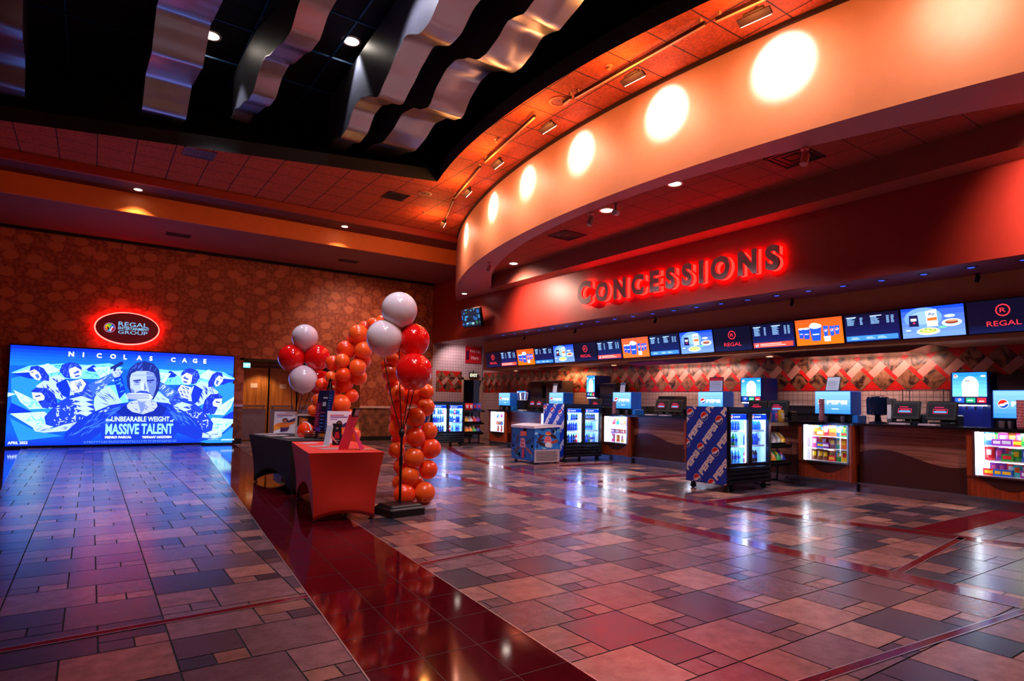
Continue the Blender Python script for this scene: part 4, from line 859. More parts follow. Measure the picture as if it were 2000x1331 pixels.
def counter_panel(lb):
    t = thing('counter_panel', lb, 'counter', (0, 0, 0), -PI/2, 'curved veneer counter fronts'); W = 1.46
    m = MB(); m.box(-W/2, W/2, .12, .74, .15, 1.05); m.build('veneer_front', WOODH, t)
    pts = [(-W/2, .15)]+[(W/2, .15)]+[(W/2-W*k/24, .60+.095*math.sin(PI*(.12+1.62*(1-k/24)))) for k in range(25)]
    m = MB(); m.prism(pts, .108, .12); m.build('wave_panel', WOODD, t)
    m = MB(); m.box(-W/2, W/2, .1, .7, 0, .14); m.box(-W/2, W/2, .02, .12, .138, .155); m.build('toe_kick', TOE, t); return t
case_y = [2.975, 5.42, 7.87, 10.32, 12.77, 15.3]; panel_y = [1.75, 4.2, 6.65, 9.1, 11.55, 14.03]
cl = ['candy display case at the right edge of the picture', 'candy display case between the tall chip rack and the veneer counter', 'display case mostly hidden behind the nearest drinks cooler', 'lit display case just right of the second drinks cooler', 'display case hidden behind the chest freezer and second cooler', 'farthest lit display case, with few items in it']
pl = ['counter front beyond the right edge of the picture', 'veneer counter front with wave below the nearest two tills', 'veneer counter front hidden behind the nearest drinks cooler', 'veneer counter front with wave left of the nearest cooler', 'veneer counter front hidden behind the second drinks cooler', 'blue lit counter front above the chest freezer']
c0 = display_case(cl[0]); c0.location = (10.0, case_y[0], 0); p0 = counter_panel(pl[0]); p0.location = (10.0, panel_y[0], 0)
for k in range(1, 6): dup(c0, (10.0, case_y[k], 0), None, cl[k]); dup(p0, (10.0, panel_y[k], 0), None, pl[k])
m = MB(); m.rbox(9.965, 10.78, 1.0, 15.82, 1.051, 1.09, .012); o = m.build('worktop', TOP); tag(o, 'long continuous glossy black worktop along the concession counter', 'worktop')
m = MB(); m.box(11.2, 11.73, 1.0, 16.2, .08, .9); o = thing('back_counter', 'dark back counter along the mosaic wall', 'counter', (0, 0, 0)); m.build('cabinet', BLACK, o); m = MB(); m.rbox(11.15, 11.74, .95, 16.25, .9, .94, .01); m.build('counter_top', STEEL, o); m = MB(); m.box(11.26, 11.7, 1.0, 16.2, 0, .08); m.build('plinth', BLACK, o)

# candy: bags and boxes
BAGC = ['#d82030', '#e86818', '#f0c020', '#2a9c40', '#2860d0', '#8a2aa0', '#e04090', '#30b8c0', '#7a3c18', '#e8e8f0']
def bag_mesh(w_, h_, d, c1, c2, key):
    m = MB(); nx, nz = 4, 5; A_ = []; B_ = []
    for j in range(nz+1):
        for i in range(nx+1):
            u, v = i/nx*2-1, j/nz*2-1; th = d/2*max(0, (1-u**4))*max(0, (1-v**4))**.7; x = u*w_/2*(1-.05*(1-abs(v))); z = (v+1)/2*h_
            A_.append((x, -th, z)); B_.append((x, th, z))
    n = (nx+1)*(nz+1); F = []; MI = []
    for j in range(nz):
        for i in range(nx):
            a = j*(nx+1)+i; F.append((a, a+1, a+nx+2, a+nx+1)); MI.append(1 if (j in (2, 3) and 0 < i < nx-1+0) else 0); F.append((n+a, n+a+nx+1, n+a+nx+2, n+a+1)); MI.append(0)
    m.add(A_+B_, F); m.mi = MI
    o = m.build('candy_bag', [mat('bag_'+c1, c1, .3), mat('bag_'+c2, c2, .3)], None, True); return o
def box_mesh(w_, h_, d, c1, c2):
    m = MB(); m.box(-w_/2, w_/2, -d/2, d/2, 0, h_); m.box(-w_*.36, w_*.36, -d/2-.002, -d/2, h_*.3, h_*.75, 1); return m.build('candy_box', [mat('bag_'+c1, c1, .35), mat('bag_'+c2, c2, .35)])
pool = []
for a, b in ((0, 9), (1, 2), (4, 9), (5, 6), (3, 2), (6, 9), (7, 1), (8, 2), (2, 0)):
    pool.append((bag_mesh(.105, .155, .04, BAGC[a], BAGC[b], a), BAGC[a])); 
for a, b in ((0, 2), (4, 2), (1, 9), (3, 0), (5, 9)): pool.append((box_mesh(.12, .085, .05, BAGC[a], BAGC[b]), BAGC[a]))
for o, _ in pool: C.objects.unlink(o)
cname = {'#d82030': 'red', '#e86818': 'orange', '#f0c020': 'yellow', '#2a9c40': 'green', '#2860d0': 'blue', '#8a2aa0': 'purple', '#e04090': 'pink', '#30b8c0': 'turquoise', '#7a3c18': 'brown'}
RC_ = random.Random(5)
where = ['in the display case at the right edge', 'in the display case beside the tall chip rack', 'in the case behind the nearest cooler', 'in the display case right of the second cooler', 'in the hidden case behind the freezer', 'in the farthest display case']
for ci, yc_ in enumerate(case_y):
    light('AREA', (10.09, yc_+.02, 1.03), 9, (.95, .97, 1), (10.22, yc_+.02, .4), sx=.7, sy=.03, name='case_lamp')
    if ci == 4: continue
    for si, (z, nm) in enumerate(((.447, 'bottom'), (.653, 'middle'), (.853, 'top'))):
        n = {0: 6, 1: 6, 2: 3, 3: 4, 5: 3}[ci]
        for row in range(2 if ci < 2 else 1):
          for k in range(n):
            if ci in (3, 5) and RC_.random() < .2: continue
            src, col = RC_.choice(pool[:9] if row else pool); lx = -.3+.6*(k+.5)/n+RC_.uniform(-.01, .01)+(.03 if ci > 2 else 0); ly = .13+row*.14+RC_.uniform(-.015, .015)
            o = src.copy(); C.objects.link(o); bx = 'box' in src.name
            s_ = RC_.uniform(1.05, 1.2)*(1.0 if not bx else .95); o.scale = (s_, s_, s_); o.location = (10.0+ly, yc_-lx, z+.0015); o.rotation_euler = (math.radians(RC_.uniform(-4, 0)) if not bx else 0, 0, -PI/2+RC_.uniform(-.12, .12))
            tag(o, '%s candy %s on the %s shelf %s' % (cname[col], 'box' if bx else 'bag', nm, where[ci]), 'candy', 'candy on the %s shelf %s' % (nm, where[ci]))

# ---- drink lightboxes standing on the cases
PEPB = attr_mat('pepsi_lightbox', 1.25, .3)
def lightbox(lb, wd=.62):
    t = thing('lit_dispenser', lb, 'lightbox', (0, 0, 0), -PI/2, 'glowing blue drink lightboxes on the counter')
    m = MB(); m.rbox(-wd/2, wd/2, .02, .36, .13, .52, .012); m.build('cabinet', mat('pepsi_blue_case', '#1a70ea', .35), t)
    m = MB(); m.box(-wd/2+.02, wd/2-.02, .05, .34, 0, .13); m.build('base', BLACK, t)
    m = MB(); m.rbox(wd/2-.01, wd/2+.09, .05, .34, 0, .12, .01); m.build('side_tray', mat('tray_blue', '#1670d0', .35), t)
    A = Art(wd-.03, .37, '#5ab0f0'); A.grad(0, 0, wd, .37, '#4098e8', '#8cccf8', 6); A.globe(.11, .19, .062); A.text('PEPSI', .2, .155, .07, '#ffffff', w=.34, bold=.05); A.rect(.28, .07, .4, .085, '#e8f8ff')
    A.build('lit_panel', PEPB, t, (-wd/2+.015, .018, .14))
    for x in (-.2, -.1, .18): m = MB(); m.lathe([(.03, .004), (.038, .1)], (x, -.0, 0), 12); m.v = [v+Vector((0, .0, 0)) for v in m.v]; m.build('metal_cup', mat('cup_metal', '#8a8090', .3, .7), t, 40)
    return t
CUPM = mat('patterned_cup', '#b06a78', .35, noise=.6, scale=60)
def cup_stack(x, y, z, h, lb):
    m = MB(); n = 9; prof = [(.032, 0)]
    for k in range(n): z0 = .03+(h-.03)*k/n; prof += [(.045, z0), (.040, z0+.004)]
    prof += [(.046, h), (.001, h)]; m.lathe(prof, n=14); o = m.build('cup_stack', CUPM, None, 40, (x, y, z)); tag(o, lb, 'cup stack', 'stacks of patterned paper cups')
lbl = [('glowing blue lightbox at the right edge of the counter', 2.93), ('glowing blue lightbox below the tilted framed notice', 5.46), ('glowing blue lightbox behind the nearest cooler', 7.93), ('glowing blue lightbox with a white price card on top', 10.43), ('glowing blue lightbox above the second cooler side panel', 12.9), ('farthest glowing blue lightbox on the counter', 15.4)]
l0 = None
for lb, y in lbl:
    if l0 is None: l0 = lightbox(lb); l0.location = (10.28, y, 1.091)
    else: dup(l0, (10.28, y, 1.091), None, lb)
cup_stack(10.13, 2.88, 1.091, .38, 'stack of patterned cups before the lightbox at the right edge'); cup_stack(10.13, 5.55, 1.091, .38, 'stack of patterned cups before the lightbox with the tilted notice'); cup_stack(10.13, 10.5, 1.091, .3, 'stack of patterned cups right of the second cooler')
def notice(loc, wd, h, lb, tilt=.25, dark=True, head=None):
    t = thing('framed_notice', lb, 'notice', loc, -PI/2); R = Matrix.Rotation(-tilt, 4, 'X')
    m = MB(); m.M = R; m.box(-wd/2, wd/2, 0, .012, 0, h); m.build('frame', BLACK if dark else WHITE, t); m = MB(); m.box(-wd*.3, wd*.3, 0, h*tilt+.05, 0, .008); m.build('stand', BLACK, t)
    b = .014 if dark else .004; A = Art(wd-2*b, h-2*b, '#c8d4e8')
    if head: A.rect(0, (h-2*b)*.78, wd, h, head)
    for k in range(7): A.rect(.02, (h-2*b)*(.12+k*.09), wd-2*b-.02-(k % 3)*.02, (h-2*b)*(.12+k*.09)+.006, '#8090a8')
    u = (1, 0, 0); v = R @ Vector((0, 0, 1)); o = R @ Vector((-wd/2+b, -.002, b)); A.build('paper', PRN, t, tuple(o), u, tuple(v))
notice((10.36, 5.5, 1.612), .24, .26, 'black framed notice leaning on the lightbox beside the chip rack', .3); notice((10.4, 10.52, 1.612), .15, .22, 'white price card standing on a lightbox, right of the second cooler', .1, False, '#2a5a90'); notice((10.4, 13.1, 1.612), .17, .24, 'white price card standing on a lightbox above the second cooler side', .1, False, '#30405a')
notice((10.5, 7.95, 1.612), .34, .3, 'white letter with red heading on the lightbox behind the nearest cooler', .05, True, '#c02840')

# ---- tills
def till(loc, lb, rot=-PI/2):
    t = thing('till_terminal', lb, 'till', loc, rot, 'touch screen tills on the counter'); R = Matrix.Translation((0, .02, .1)) @ Matrix.Rotation(-.28, 4, 'X')
    m = MB(); m.rbox(-.13, .13, -.05, .22, 0, .05, .012); m.tube([(0, .12, .04), (0, .12, .2)], .04, 10); m.build('stand', BLACK, t, 40)
    m = MB(); m.M = R; m.rbox(-.20, .20, 0, .05, -.01, .27, .012); m.box(-.12, .12, .05, .12, .02, .2); m.build('screen_housing', BLACK, t)
    A = Art(.33, .2, '#04040a'); 
    A.rect(.06, .055, .25, .125, '#f02860'); A.rect(.066, .061, .244, .119, '#08060c'); A.rect(.09, .1, .22, .112, '#e01840'); A.rect(.075, .068, .235, .092, '#58a8e8'); A.rect(.1, .145, .2, .155, '#e02860'); A.ell(.088, .15, .009, .009, '#e02860', 8)
    A.build('touch_screen', attr_mat('till_screen', 1.3) if 'till_screen' not in bpy.data.materials else bpy.data.materials['till_screen'], t, tuple(R @ Vector((-.165, -.002, .025))), (1, 0, 0), tuple((R.to_3x3() @ Vector((0, 0, 1)))))
    m = MB(); m.M = Matrix.Translation((.06, .36, .0)); m.rbox(-.08, .08, -.1, .12, 0, .16, .015); m.build('printer', BLACK, t); return t
tl = [(4.36, 'right hand pair, left till'), (3.88, 'right hand pair, right till'), (9.3, 'middle pair, left till'), (8.87, 'middle pair, right till'), (14.1, 'far pair, left till'), (13.72, 'far pair, right till'), (6.95, 'behind the nearest cooler, left till'), (6.5, 'behind the nearest cooler, right till'), (11.4, 'above the second cooler')]
t0 = None
for y, lb in tl:
    lb = 'black till with pink outlined screen, '+lb
    if t0 is None: t0 = till((10.3, y, 1.091), lb)
    else: dup(t0, (10.3+(.05 if 'left' in lb else 0), y, 1.091), None, lb)
for k, (y, lb) in enumerate(((4.35, 'left of the two by the nearest tills'), (3.95, 'right of the two by the nearest tills'), (9.35, 'left of the two by the middle tills'), (8.95, 'right of the two by the middle tills'), (14.2, 'by the far tills'))):
    m = MB(); m.rbox(-.12, .12, -.08, .08, 0, .025, .008); o = m.build('card_tray', mat('tray_silver', '#b8a8b8', .3), None, False, (10.12, y, 1.091)); o.rotation_euler = (0, 0, -PI/2); tag(o, 'small pale tray on the counter edge, '+lb, 'tray', 'pale trays before the tills')

# ---- machines at the back
def fountain(loc, lb, w_=.47, h=.98):
    t = thing('soda_fountain', lb, 'drinks machine', loc, -PI/2); nb = mat('fountain_navy', '#0a1868', .35)
    m = MB(); m.box(-w_/2, w_/2, .1, .55, 0, h*.62); m.rbox(-w_/2-.02, w_/2+.02, .0, .55, h*.48, h, .015); m.box(-w_/2, w_/2, -.08, .1, 0, .05); m.build('cabinet', nb, t)
    A = Art(w_-.02, h*.38, '#2a90f0'); A.grad(0, 0, w_, h*.38, '#60b0f8', '#1a70e8'); A.ell(w_*.5, h*.17, w_*.24, h*.15, '#f4fbff', 20); A.rect(w_*.28, 0, w_*.72, h*.12, '#f4fbff'); A.globe(w_*.1, h*.32, .028); A.rect(w_*.36, h*.24, w_*.5, h*.255, '#4a4a60'); A.ell(w_*.86, h*.32, .035, .014, '#d8f0ff', 10)
    A.build('lit_top', SCR2, t, (-w_/2+.01, -.002, h*.61))
    A = Art(w_-.04, h*.1, '#081040'); 
    for k, c in enumerate(('#1a58c8', '#20a070', '#e02838')): A.rect(w_*(.05+k*.31), h*.015, w_*(.31+k*.31), h*.09, c)
    A.globe(w_*.18, h*.06, .022); A.rect(w_*.4, h*.04, w_*.56, h*.06, '#c0f0d8'); A.rect(w_*.72, h*.03, w_*.86, h*.045, '#ffe0e0'); A.build('brand_panel', SCR, t, (-w_/2+.02, -.003, h*.50))
    m = MB(); 
    for k in range(4): m.tube([(-w_*.36+w_*.24*k, .05, h*.48), (-w_*.36+w_*.24*k, .05, h*.40)], .016, 8)
    m.build('nozzles', CHROME, t, 40); m = MB(); m.box(-w_/2+.02, w_/2-.02, .01, .03, h*.465, h*.478); m.build('strip_light', TUBE, t); m = MB(); m.box(-w_/2+.03, w_/2-.03, -.07, .09, .05, .056); m.build('drip_tray', STEEL, t); return t
fountain((11.17, 3.8, .941), 'tall lit drinks fountain at right above the nearest tills'); fountain((11.17, 7.6, .941), 'lit drinks fountain behind the nearest cooler'); fountain((11.17, 12.5, .941), 'narrow lit drinks fountain above the second cooler', .34, 1.15); fountain((11.17, 15.75, .941), 'farthest lit drinks fountain beside the kitchen doorway', .5, .75)
def blackbox(loc, w_, h, lb, nm='warming_cabinet', glass=False, col='#141416'):
    t = thing(nm, lb, 'kitchen machine', loc, -PI/2); b = mat('machine_'+col, col, .35)
    m = MB(); m.rbox(-w_/2, w_/2, 0, .45, 0, h, .012); m.build('cabinet', b, t)
    m = MB(); 
    for k in range(5): m.box(-w_*.4, w_*.4, -.004, 0, h*(.12+.1*k), h*(.12+.1*k)+.012)
    m.build('vent_slats' if not glass else 'rack_bars', STEEL, t); m = MB(); m.box(-w_*.42, w_*.42, -.006, 0, h*.68, h*.9); m.build('door', mat('smoked_panel', '#302830', .15), t); m = MB(); m.box(-w_*.3, w_*.3, -.03, -.015, h*.64, h*.655); m.box(-w_*.3, -w_*.28, -.03, 0, h*.64, h*.655); m.box(w_*.28, w_*.3, -.03, 0, h*.64, h*.655); m.build('handle', STEEL, t)
    return t
blackbox((11.22, 15.05, .941), .62, 1.05, 'tall black oven with slats at the far end of the back counter', 'oven'); blackbox((11.24, 14.2, .941), .75, 1.05, 'brown steel cabinet right of the tall black oven', 'steel_cabinet', False, '#4a3a38')
blackbox((11.22, 11.9, .941), .62, .93, 'dark warming cabinet above the second cooler'); blackbox((11.22, 3.27, .941), .4, .93, 'dark machine right of the tall drinks fountain at right'); blackbox((11.22, 9.9, .941), .5, .6, 'dark shelf unit behind the till right of the second cooler', 'shelf_unit'); blackbox((11.22, 6.4, .941), .9, .42, 'low black warmer behind the chip rack'); blackbox((11.2, 8.75, .941), .9, .32, 'low black machine behind the middle tills'); blackbox((11.2, 10.9, .941), .8, .35, 'low black machine right of the second cooler'); blackbox((11.2, 13.3, .941), .6, .35, 'low black machine between oven and drinks fountain')
t = thing('drink_urn', 'shiny dark round drum dispenser on the counter beside the tills', 'dispenser', (10.48, 4.82, 1.091)); m = MB(); m.lathe([(.13, 0), (.13, .02), (.05, .04), (.04, .12), (.16, .14), (.165, .38), (.15, .42), (.08, .45), (.001, .45)], n=20); m.build('drum', mat('urn_blue_black', '#0c1c38', .08), t, 40); m = MB(); m.tube([(-.15, -.02, .18), (-.2, -.03, .17), (-.2, -.03, .13)], .012, 6); m.build('tap', CHROME, t)
t = thing('napkin_stand', 'grey upright napkin holder right of the round drum', 'napkin holder', (10.45, 4.60, 1.091), -PI/2); m = MB(); m.rbox(-.04, .04, -.08, .08, 0, .4, .01); m.build('body', GREY, t); m = MB(); m.box(-.03, .03, -.084, -.08, .08, .3); m.build('napkins', WHITE, t)
# condiment steel frame above right tills
t = thing('wire_shelf', 'slanted steel shelf frame above the nearest tills', 'shelf', (11.3, 4.5, 1.31)); m = MB()
for s in (-.3, .3): m.tube([(0, s, -.37), (0, s, .36)], .008, 6); m.tube([(.25, s, -.37), (.25, s, .36)], .008, 6)
m.build('posts', STEEL, t); m = MB()
for z in (.12, .22, .34): m.box(-.02, .3, -.32, .32, z, z+.008)
m.build('shelves', STEEL, t)
t = thing('bag_holder', 'striped popcorn bags pushed into a holder at the far lightbox', 'bag holder', (10.5, 14.83, 1.091), -PI/2); m = MB(); m.box(-.2, .2, 0, .2, 0, .3); m.build('bin', BLACK, t)
for k in range(4): m = MB(); m.M = Matrix.Translation((-.13+k*.09, .05+.03*(k % 2), .3)) @ Matrix.Rotation(.2*(k-1.5), 4, 'Y'); m.box(-.05, .05, 0, .01, 0, .24); m.box(-.03, .03, -.002, 0, .02, .22, 1); m.build('striped_bag', [WHITE, mat('bag_navy', '#1838a0', .4)], t)

# ================================================================== COOLERS, FREEZER, RACKS
COOLB = mat('cooler_black', '#0a0c14', .3); CBACK = mat('cooler_back_light', '#ffffff', .5, emit='#2f86ff', strength=4.2); CTUBE = mat('cooler_tube', '#ffffff', .5, emit='#dff0ff', strength=28)
def pattern_art(w_, h):
    A = Art(w_, h, '#1840cc', .0004); L = 1.12; ang = math.radians(52); dx, dy = math.cos(ang), math.sin(ang); nx, ny = dy, -dx
    for r in range(-6, 8):
        for s in range(-4, 6):
            bx = w_*.5+nx*.25*r+dx*(L*.5*s+(.13*r) % (L*.5)); by = h*.5+ny*.25*r+dy*(L*.5*s+(.13*r) % (L*.5))
            if -.5 < bx < w_+.3 and -.5 < by < h+.3:
                A.lv = 2; A.text('PEPSI', bx, by, .105, '#eef2ff', w=.37, rot=ang, bold=.06)
                gx, gy = bx+dx*.46+(-dy)*.052, by+dy*.46+dx*.052
                if -.08 < gx < w_+.08 and -.08 < gy < h+.08: A.lv = 4; A.globe(gx, gy, .07, ang*.5)
    return A
BOTC = ['#0c3cc0', '#1a1010', '#0e58d8', '#5ab0e8', '#c82030', '#e8f0f8', '#2a8a40']
def bottle_mesh(c, can=False):
    m = MB()
    if can: m.lathe([(.028, 0), (.033, .008), (.033, .11), (.026, .122), (.001, .122)], n=10); return m.build('drink_can', mat('drink_'+c, c, .25), None, 40)
    m.lathe([(.028, 0), (.034, .01), (.034, .06), (.031, .08), (.034, .1), (.034, .13), (.014, .18), (.013, .195)], n=10); m.lathe([(.0145, .190), (.0145, .21), (.001, .21)], n=8, mi=1)
    m.lathe([(.0345, .065), (.0345, .115)], n=10, mi=2, cap=False)
    return m.build('drink_bottle', [mat('drink_'+c, c, .15), mat('cap_white', '#d8e4f8', .3), mat('label_'+c, '#1c50c8' if c != '#c82030' else '#f0d0d0', .3)], None, 40)
bots = [(bottle_mesh(c), n) for c, n in zip(BOTC, ('blue', 'dark', 'bright blue', 'pale blue', 'red', 'clear', 'green'))]; cans = [(bottle_mesh('#d02040', True), 'red'), (bottle_mesh('#1a50c8', True), 'blue')]
for o, _ in bots+cans: C.objects.unlink(o)
def cooler(lb):
    W, D, Hh = 1.13, .78, 1.31; t = thing('drinks_cooler', lb, 'drinks cooler', (0, 0, 0), 0, 'two door drinks coolers before the counter'); x0, x1 = -W/2, W/2
    m = MB(); m.box(x0, x0+.05, 0, D, .11, Hh); m.box(x1-.05, x1, 0, D, .11, Hh); m.box(x0, x1, D-.05, D, .11, Hh); m.box(x0, x1, .0, D, 1.225, Hh); m.box(x0, x1, .05, D, .11, .41); m.build('cabinet', COOLB, t)
    m = MB(); m.box(x0+.02, x1-.02, -.01, .05, 1.235, 1.30); m.build('header', mat('header_navy', '#10244c', .3), t)
    m = MB()
    for k in range(4): z = .14+k*.065; m.prism([(-.02, z), (.03, z+.01), (.03, z+.05), (-.015, z+.04)], x0+.02, x1-.02, 'YZ')
    m.build('grille', mat('grille_black', '#202632', .25, .4), t)
    m = MB(); m.box(x0+.05, x1-.05, D-.12, D-.05, .42, 1.22); m.build('light_panel', CBACK, t)
    m = MB(); m.box(x0+.05, x1-.05, .06, D-.1, .41, .425); m.build('cooler_floor', mat('liner_pale', '#b8ccec', .4), t)
    m = MB(); m.box(x0+.05, x0+.055, .06, D-.12, .425, 1.22); m.box(x1-.055, x1-.05, .06, D-.12, .425, 1.22); m.box(x0+.05, x1-.05, .06, D-.12, 1.22, 1.224); m.build('liner', mat('cooler_liner', '#dfe8f8', .3), t)
    for z in (.69, .93):
        m = MB(); m.box(x0+.05, x1-.05, .08, .085, z-.012, z+.02); 
        for k in range(14): x = x0+.06+k*(W-.12)/13; m.box(x-.002, x+.002, .08, D-.15, z, z+.004)
        m.build('wire_shelf', mat('shelf_wire', '#cfe0f8', .3), t)
    for s in (-1, 1):
        xa, xb = (x0+.03, -.004) if s < 0 else (.004, x1-.03)
        m = MB(); m.box(xa, xa+.045, -.01+(.0 if s > 0 else .0), .03, .41, 1.23); m.box(xb-.045, xb, -.01, .03, .41, 1.23); m.box(xa, xb, -.01, .03, .41, .44); m.box(xa, xb, -.01, .03, 1.2, 1.23); d = m.build('sliding_door', COOLB, t)
        m = MB(); m.box(xa+.045, xb-.045, .008, .012, .44, 1.2); m.build('glass_pane', GLASS, d)
        A = Art(xb-xa-.09, .085, '#0a34c8'); A.globe(.08, .042, .028, .3); A.text('pepsi', .13, .025, .038, '#dce8ff', w=.15); A.build('header_strip', SCR, d, (xa+.045, .03, 1.112))
        m = MB(); m.tube([(xa+.055 if s > 0 else xb-.055, .04, .45), (xa+.055 if s > 0 else xb-.055, .04, 1.1)], .007, 6); m.build('light_tube', CTUBE, t)
    for x in (x0+.08, x1-.08):
        for y in (.08, D-.08):
            m = MB(); m.M = Matrix.Translation((x, y, 0)); m.tube([(-.018, 0, .045), (.018, 0, .045)], .045, 14); m.box(-.028, .028, -.02, .02, .05, .11); m.build('caster', BLACK, t, 40)
    A = pattern_art(D-.02, Hh-.12); A.build('side_decal', attr_mat('decal_print', 0, .3) if 'decal_print' not in bpy.data.materials else bpy.data.materials['decal_print'], t, (x0-.001, D-.01, .115), (0, -1, 0))
    return t
cool = [((8.57, 5.85, 0), 'nearest drinks cooler, with blue patterned side panel'), ((9.31, 10.65, 0), 'second drinks cooler, behind the blue chest freezer'), ((8.6, 15.8, 0), 'farthest drinks cooler, seen beside the balloon arch')]
k0 = None; RB = random.Random(9); wn = ['nearest', 'second', 'farthest']
for ci, (loc, lb) in enumerate(cool):
    if k0 is None: k0 = cooler(lb); k0.location = loc
    else: dup(k0, loc, None, lb)
    light('AREA', (loc[0], loc[1]+.07, 1.205), 14, (.35, .62, 1), (loc[0], loc[1]+.30, .5), sx=1.0, sy=.03, name='cooler_lamp')
    for zi, z in enumerate((.426, .695, .935)):
        if zi == 2 and False: continue
        for s in (-1, 1):
            grp = RB.choice(bots[:4]) 
            for k in range(6):
                if RB.random() < .06: continue
                src, cn = RB.choice(bots[:4]+bots) if zi == 1 and ci == 0 and k % 2 else (grp if RB.random() < .7 else RB.choice(bots))
                x = loc[0]+s*(.055+.072*k+.03); o = src.copy(); C.objects.link(o); o.scale = (.95, .95, 1.0 if zi < 2 else .82); o.location = (x, loc[1]+.15+RB.uniform(-.01, .01), z+.002)
                tag(o, '%s drink bottle on the %s shelf of the %s cooler, %s door' % (cn, ('bottom', 'middle', 'top')[zi], wn[ci], 'left' if s < 0 else 'right'), 'bottle', 'bottles in the %s cooler' % wn[ci])

def freezer():
    t = thing('chest_freezer', 'blue ice cream chest freezer with a pale sliding lid', 'freezer', (8.21, 10.55, 0)); w_, D = .72, .86
    m = MB(); m.box(-w_/2, w_/2, .02, D, .07, .77); m.build('body', mat('freezer_blue', '#1850c0', .35), t)
    m = MB(); pts = [(-w_/2-.02, .765), (w_/2+.02, .80)]+[(w_/2+.02-(w_+.04)*k/10, .835+.03*math.sin(PI*k/10)-.02*k/10) for k in range(11)]; m.prism(pts, -.01, D+.01); m.build('lid', mat('freezer_lid', '#eef2fa', .2), t)
    m = MB(); m.box(-w_/2+.01, w_/2-.03, .0, .02, .04, .31); m.build('grille', mat('freezer_grille', '#b8b0b8', .4), t); m = MB()
    for k in range(7): m.box(-w_/2+.05, w_/2-.1, -.004, 0, .075+k*.031, .087+k*.031)
    m.build('grille_slots', mat('slot_grey', '#5a5058', .5), t)
    for s in (-.3, .3):
        for y in (.1, D-.1): m = MB(); m.tube([(s-.015, y, .035), (s+.015, y, .035)], .035, 10); m.box(s-.02, s+.02, y-.015, y+.015, .04, .075); m.build('caster', BLACK, t, 40)
    R_ = random.Random(3); pm = bpy.data.materials['decal_print']
    A = Art(w_-.04, .43, '#2484e8'); 
    for k in range(22): A.lv = 2; A.ell(R_.random()*.68, R_.random()*.43, .02+R_.random()*.05, .01+R_.random()*.05, R_.choice(['#2f9ae0', '#58c0f0', '#1050a8', '#0c3c90', '#a0e0f8']), 8)
    for x, y, a, c in ((.16, .25, .5, '#5a2030'), (.14, .17, .3, '#38203c'), (.5, .27, -.4, '#3c1c18'), (.54, .15, .3, '#a84838'), (.2, .1, -.3, '#382028')): A.lv += 1; A.ell(x, y, .11, .035, c, 12, rot=a)
    A.ell(.36, .33, .08, .04, '#f0a838', 14); A.ell(.37, .35, .06, .025, '#e85040', 12); A.poly([(.24, .14), (.46, .14), (.42, .27), (.28, .27)], '#f090a0')
    for k in range(4): A.rect(.275+k*.04, .165, .298+k*.04, .2, '#c81838'); 
    for k in range(3): A.rect(.3+k*.035, .22, .318+k*.035, .25, '#c81838')
    A.ell(.36, .09, .09, .06, '#e8f2fa', 16); A.build('front_decal', pm, t, (-w_/2+.02, .018, .325))
    A = Art(D-.06, .68, '#1862c8')
    for k in range(26): A.lv = 2; A.ell(R_.random()*.8, R_.random()*.68, .02+R_.random()*.07, .02+R_.random()*.06, R_.choice(['#1a68c0', '#2088b8', '#0c3480', '#0a2a70', '#3ab0d0']), 8)
    for x, y, a, c in ((.2, .42, 1.2, '#482030'), (.62, .4, .4, '#281820'), (.18, .2, .6, '#602838'), (.64, .2, -.5, '#a05038')): A.lv += 1; A.ell(x, y, .13, .04, c, 12, rot=a)
    A.poly([(.3, .5), (.56, .52), (.54, .62), (.32, .61)], '#f07018'); A.poly([(.3, .26), (.52, .26), (.48, .46), (.34, .46)], '#f0b0c0'); A.rect(.38, .03, .47, .24, '#c82030')
    for k in range(2):
        for j in range(2): A.rect(.35+k*.06, .29+j*.08, .39+k*.06, .34+j*.08, '#c02040')
    A.build('side_decal', pm, t, (-w_/2-.001, D-.03, .08), (0, -1, 0))
freezer()

def snack_rack(loc, lb, tops, mids, lows, where_):
    t = thing('snack_rack', lb, 'snack rack', loc); m = MB(); W = .7
    for x in (-W/2, W/2): m.box(x-.012, x+.012, .26, .285, .05, 1.22); m.box(x-.012, x+.012, -.05, .34, .03, .055)
    m.box(-W/2, W/2, .26, .285, .05, .08); m.box(-.03, .03, .24, .27, .05, 1.0); m.build('frame', BLACK, t)
    for z, a in ((1.02, 0), (.66, .55), (.36, .55)):
        m = MB(); m.M = Matrix.Translation((0, .24, z+(.0 if a == 0 else .12))) @ Matrix.Rotation(a, 4, 'X'); m.box(-W/2, W/2, -.26, .02, -.01, 0); m.box(-W/2, W/2, -.27, -.26, -.01, .05); m.build('tray', DARKM, t)
    def put(cols_, z, a, nm, ydir):
        n = len(cols_)
        for k, c in enumerate(cols_):
            if a == 0: o = bag_proto[c].copy(); C.objects.link(o); o.location = (loc[0]-.28+.56*(k+.5)/n, loc[1]+.1, z+.003); o.scale = (1.05, 1.2, 1.05)
            else: o = bag_proto[c].copy(); C.objects.link(o); o.location = (loc[0]-.28+.56*(k+.5)/n, loc[1]+.06, z+.02); o.rotation_euler = (-.75, 0, RB.uniform(-.1, .1)); o.scale = (.95, 1.3, .95)
            tag(o, '%s snack bag on the %s tier of %s' % (cname2[c], nm, where_), 'snack bag', 'snack bags on %s' % where_)
    put(tops, 1.02, 0, 'top', 1); put(mids, .70, 1, 'middle', 1); put(lows, .40, 1, 'lowest', 1); return t
bag_proto = {}; cname2 = {}
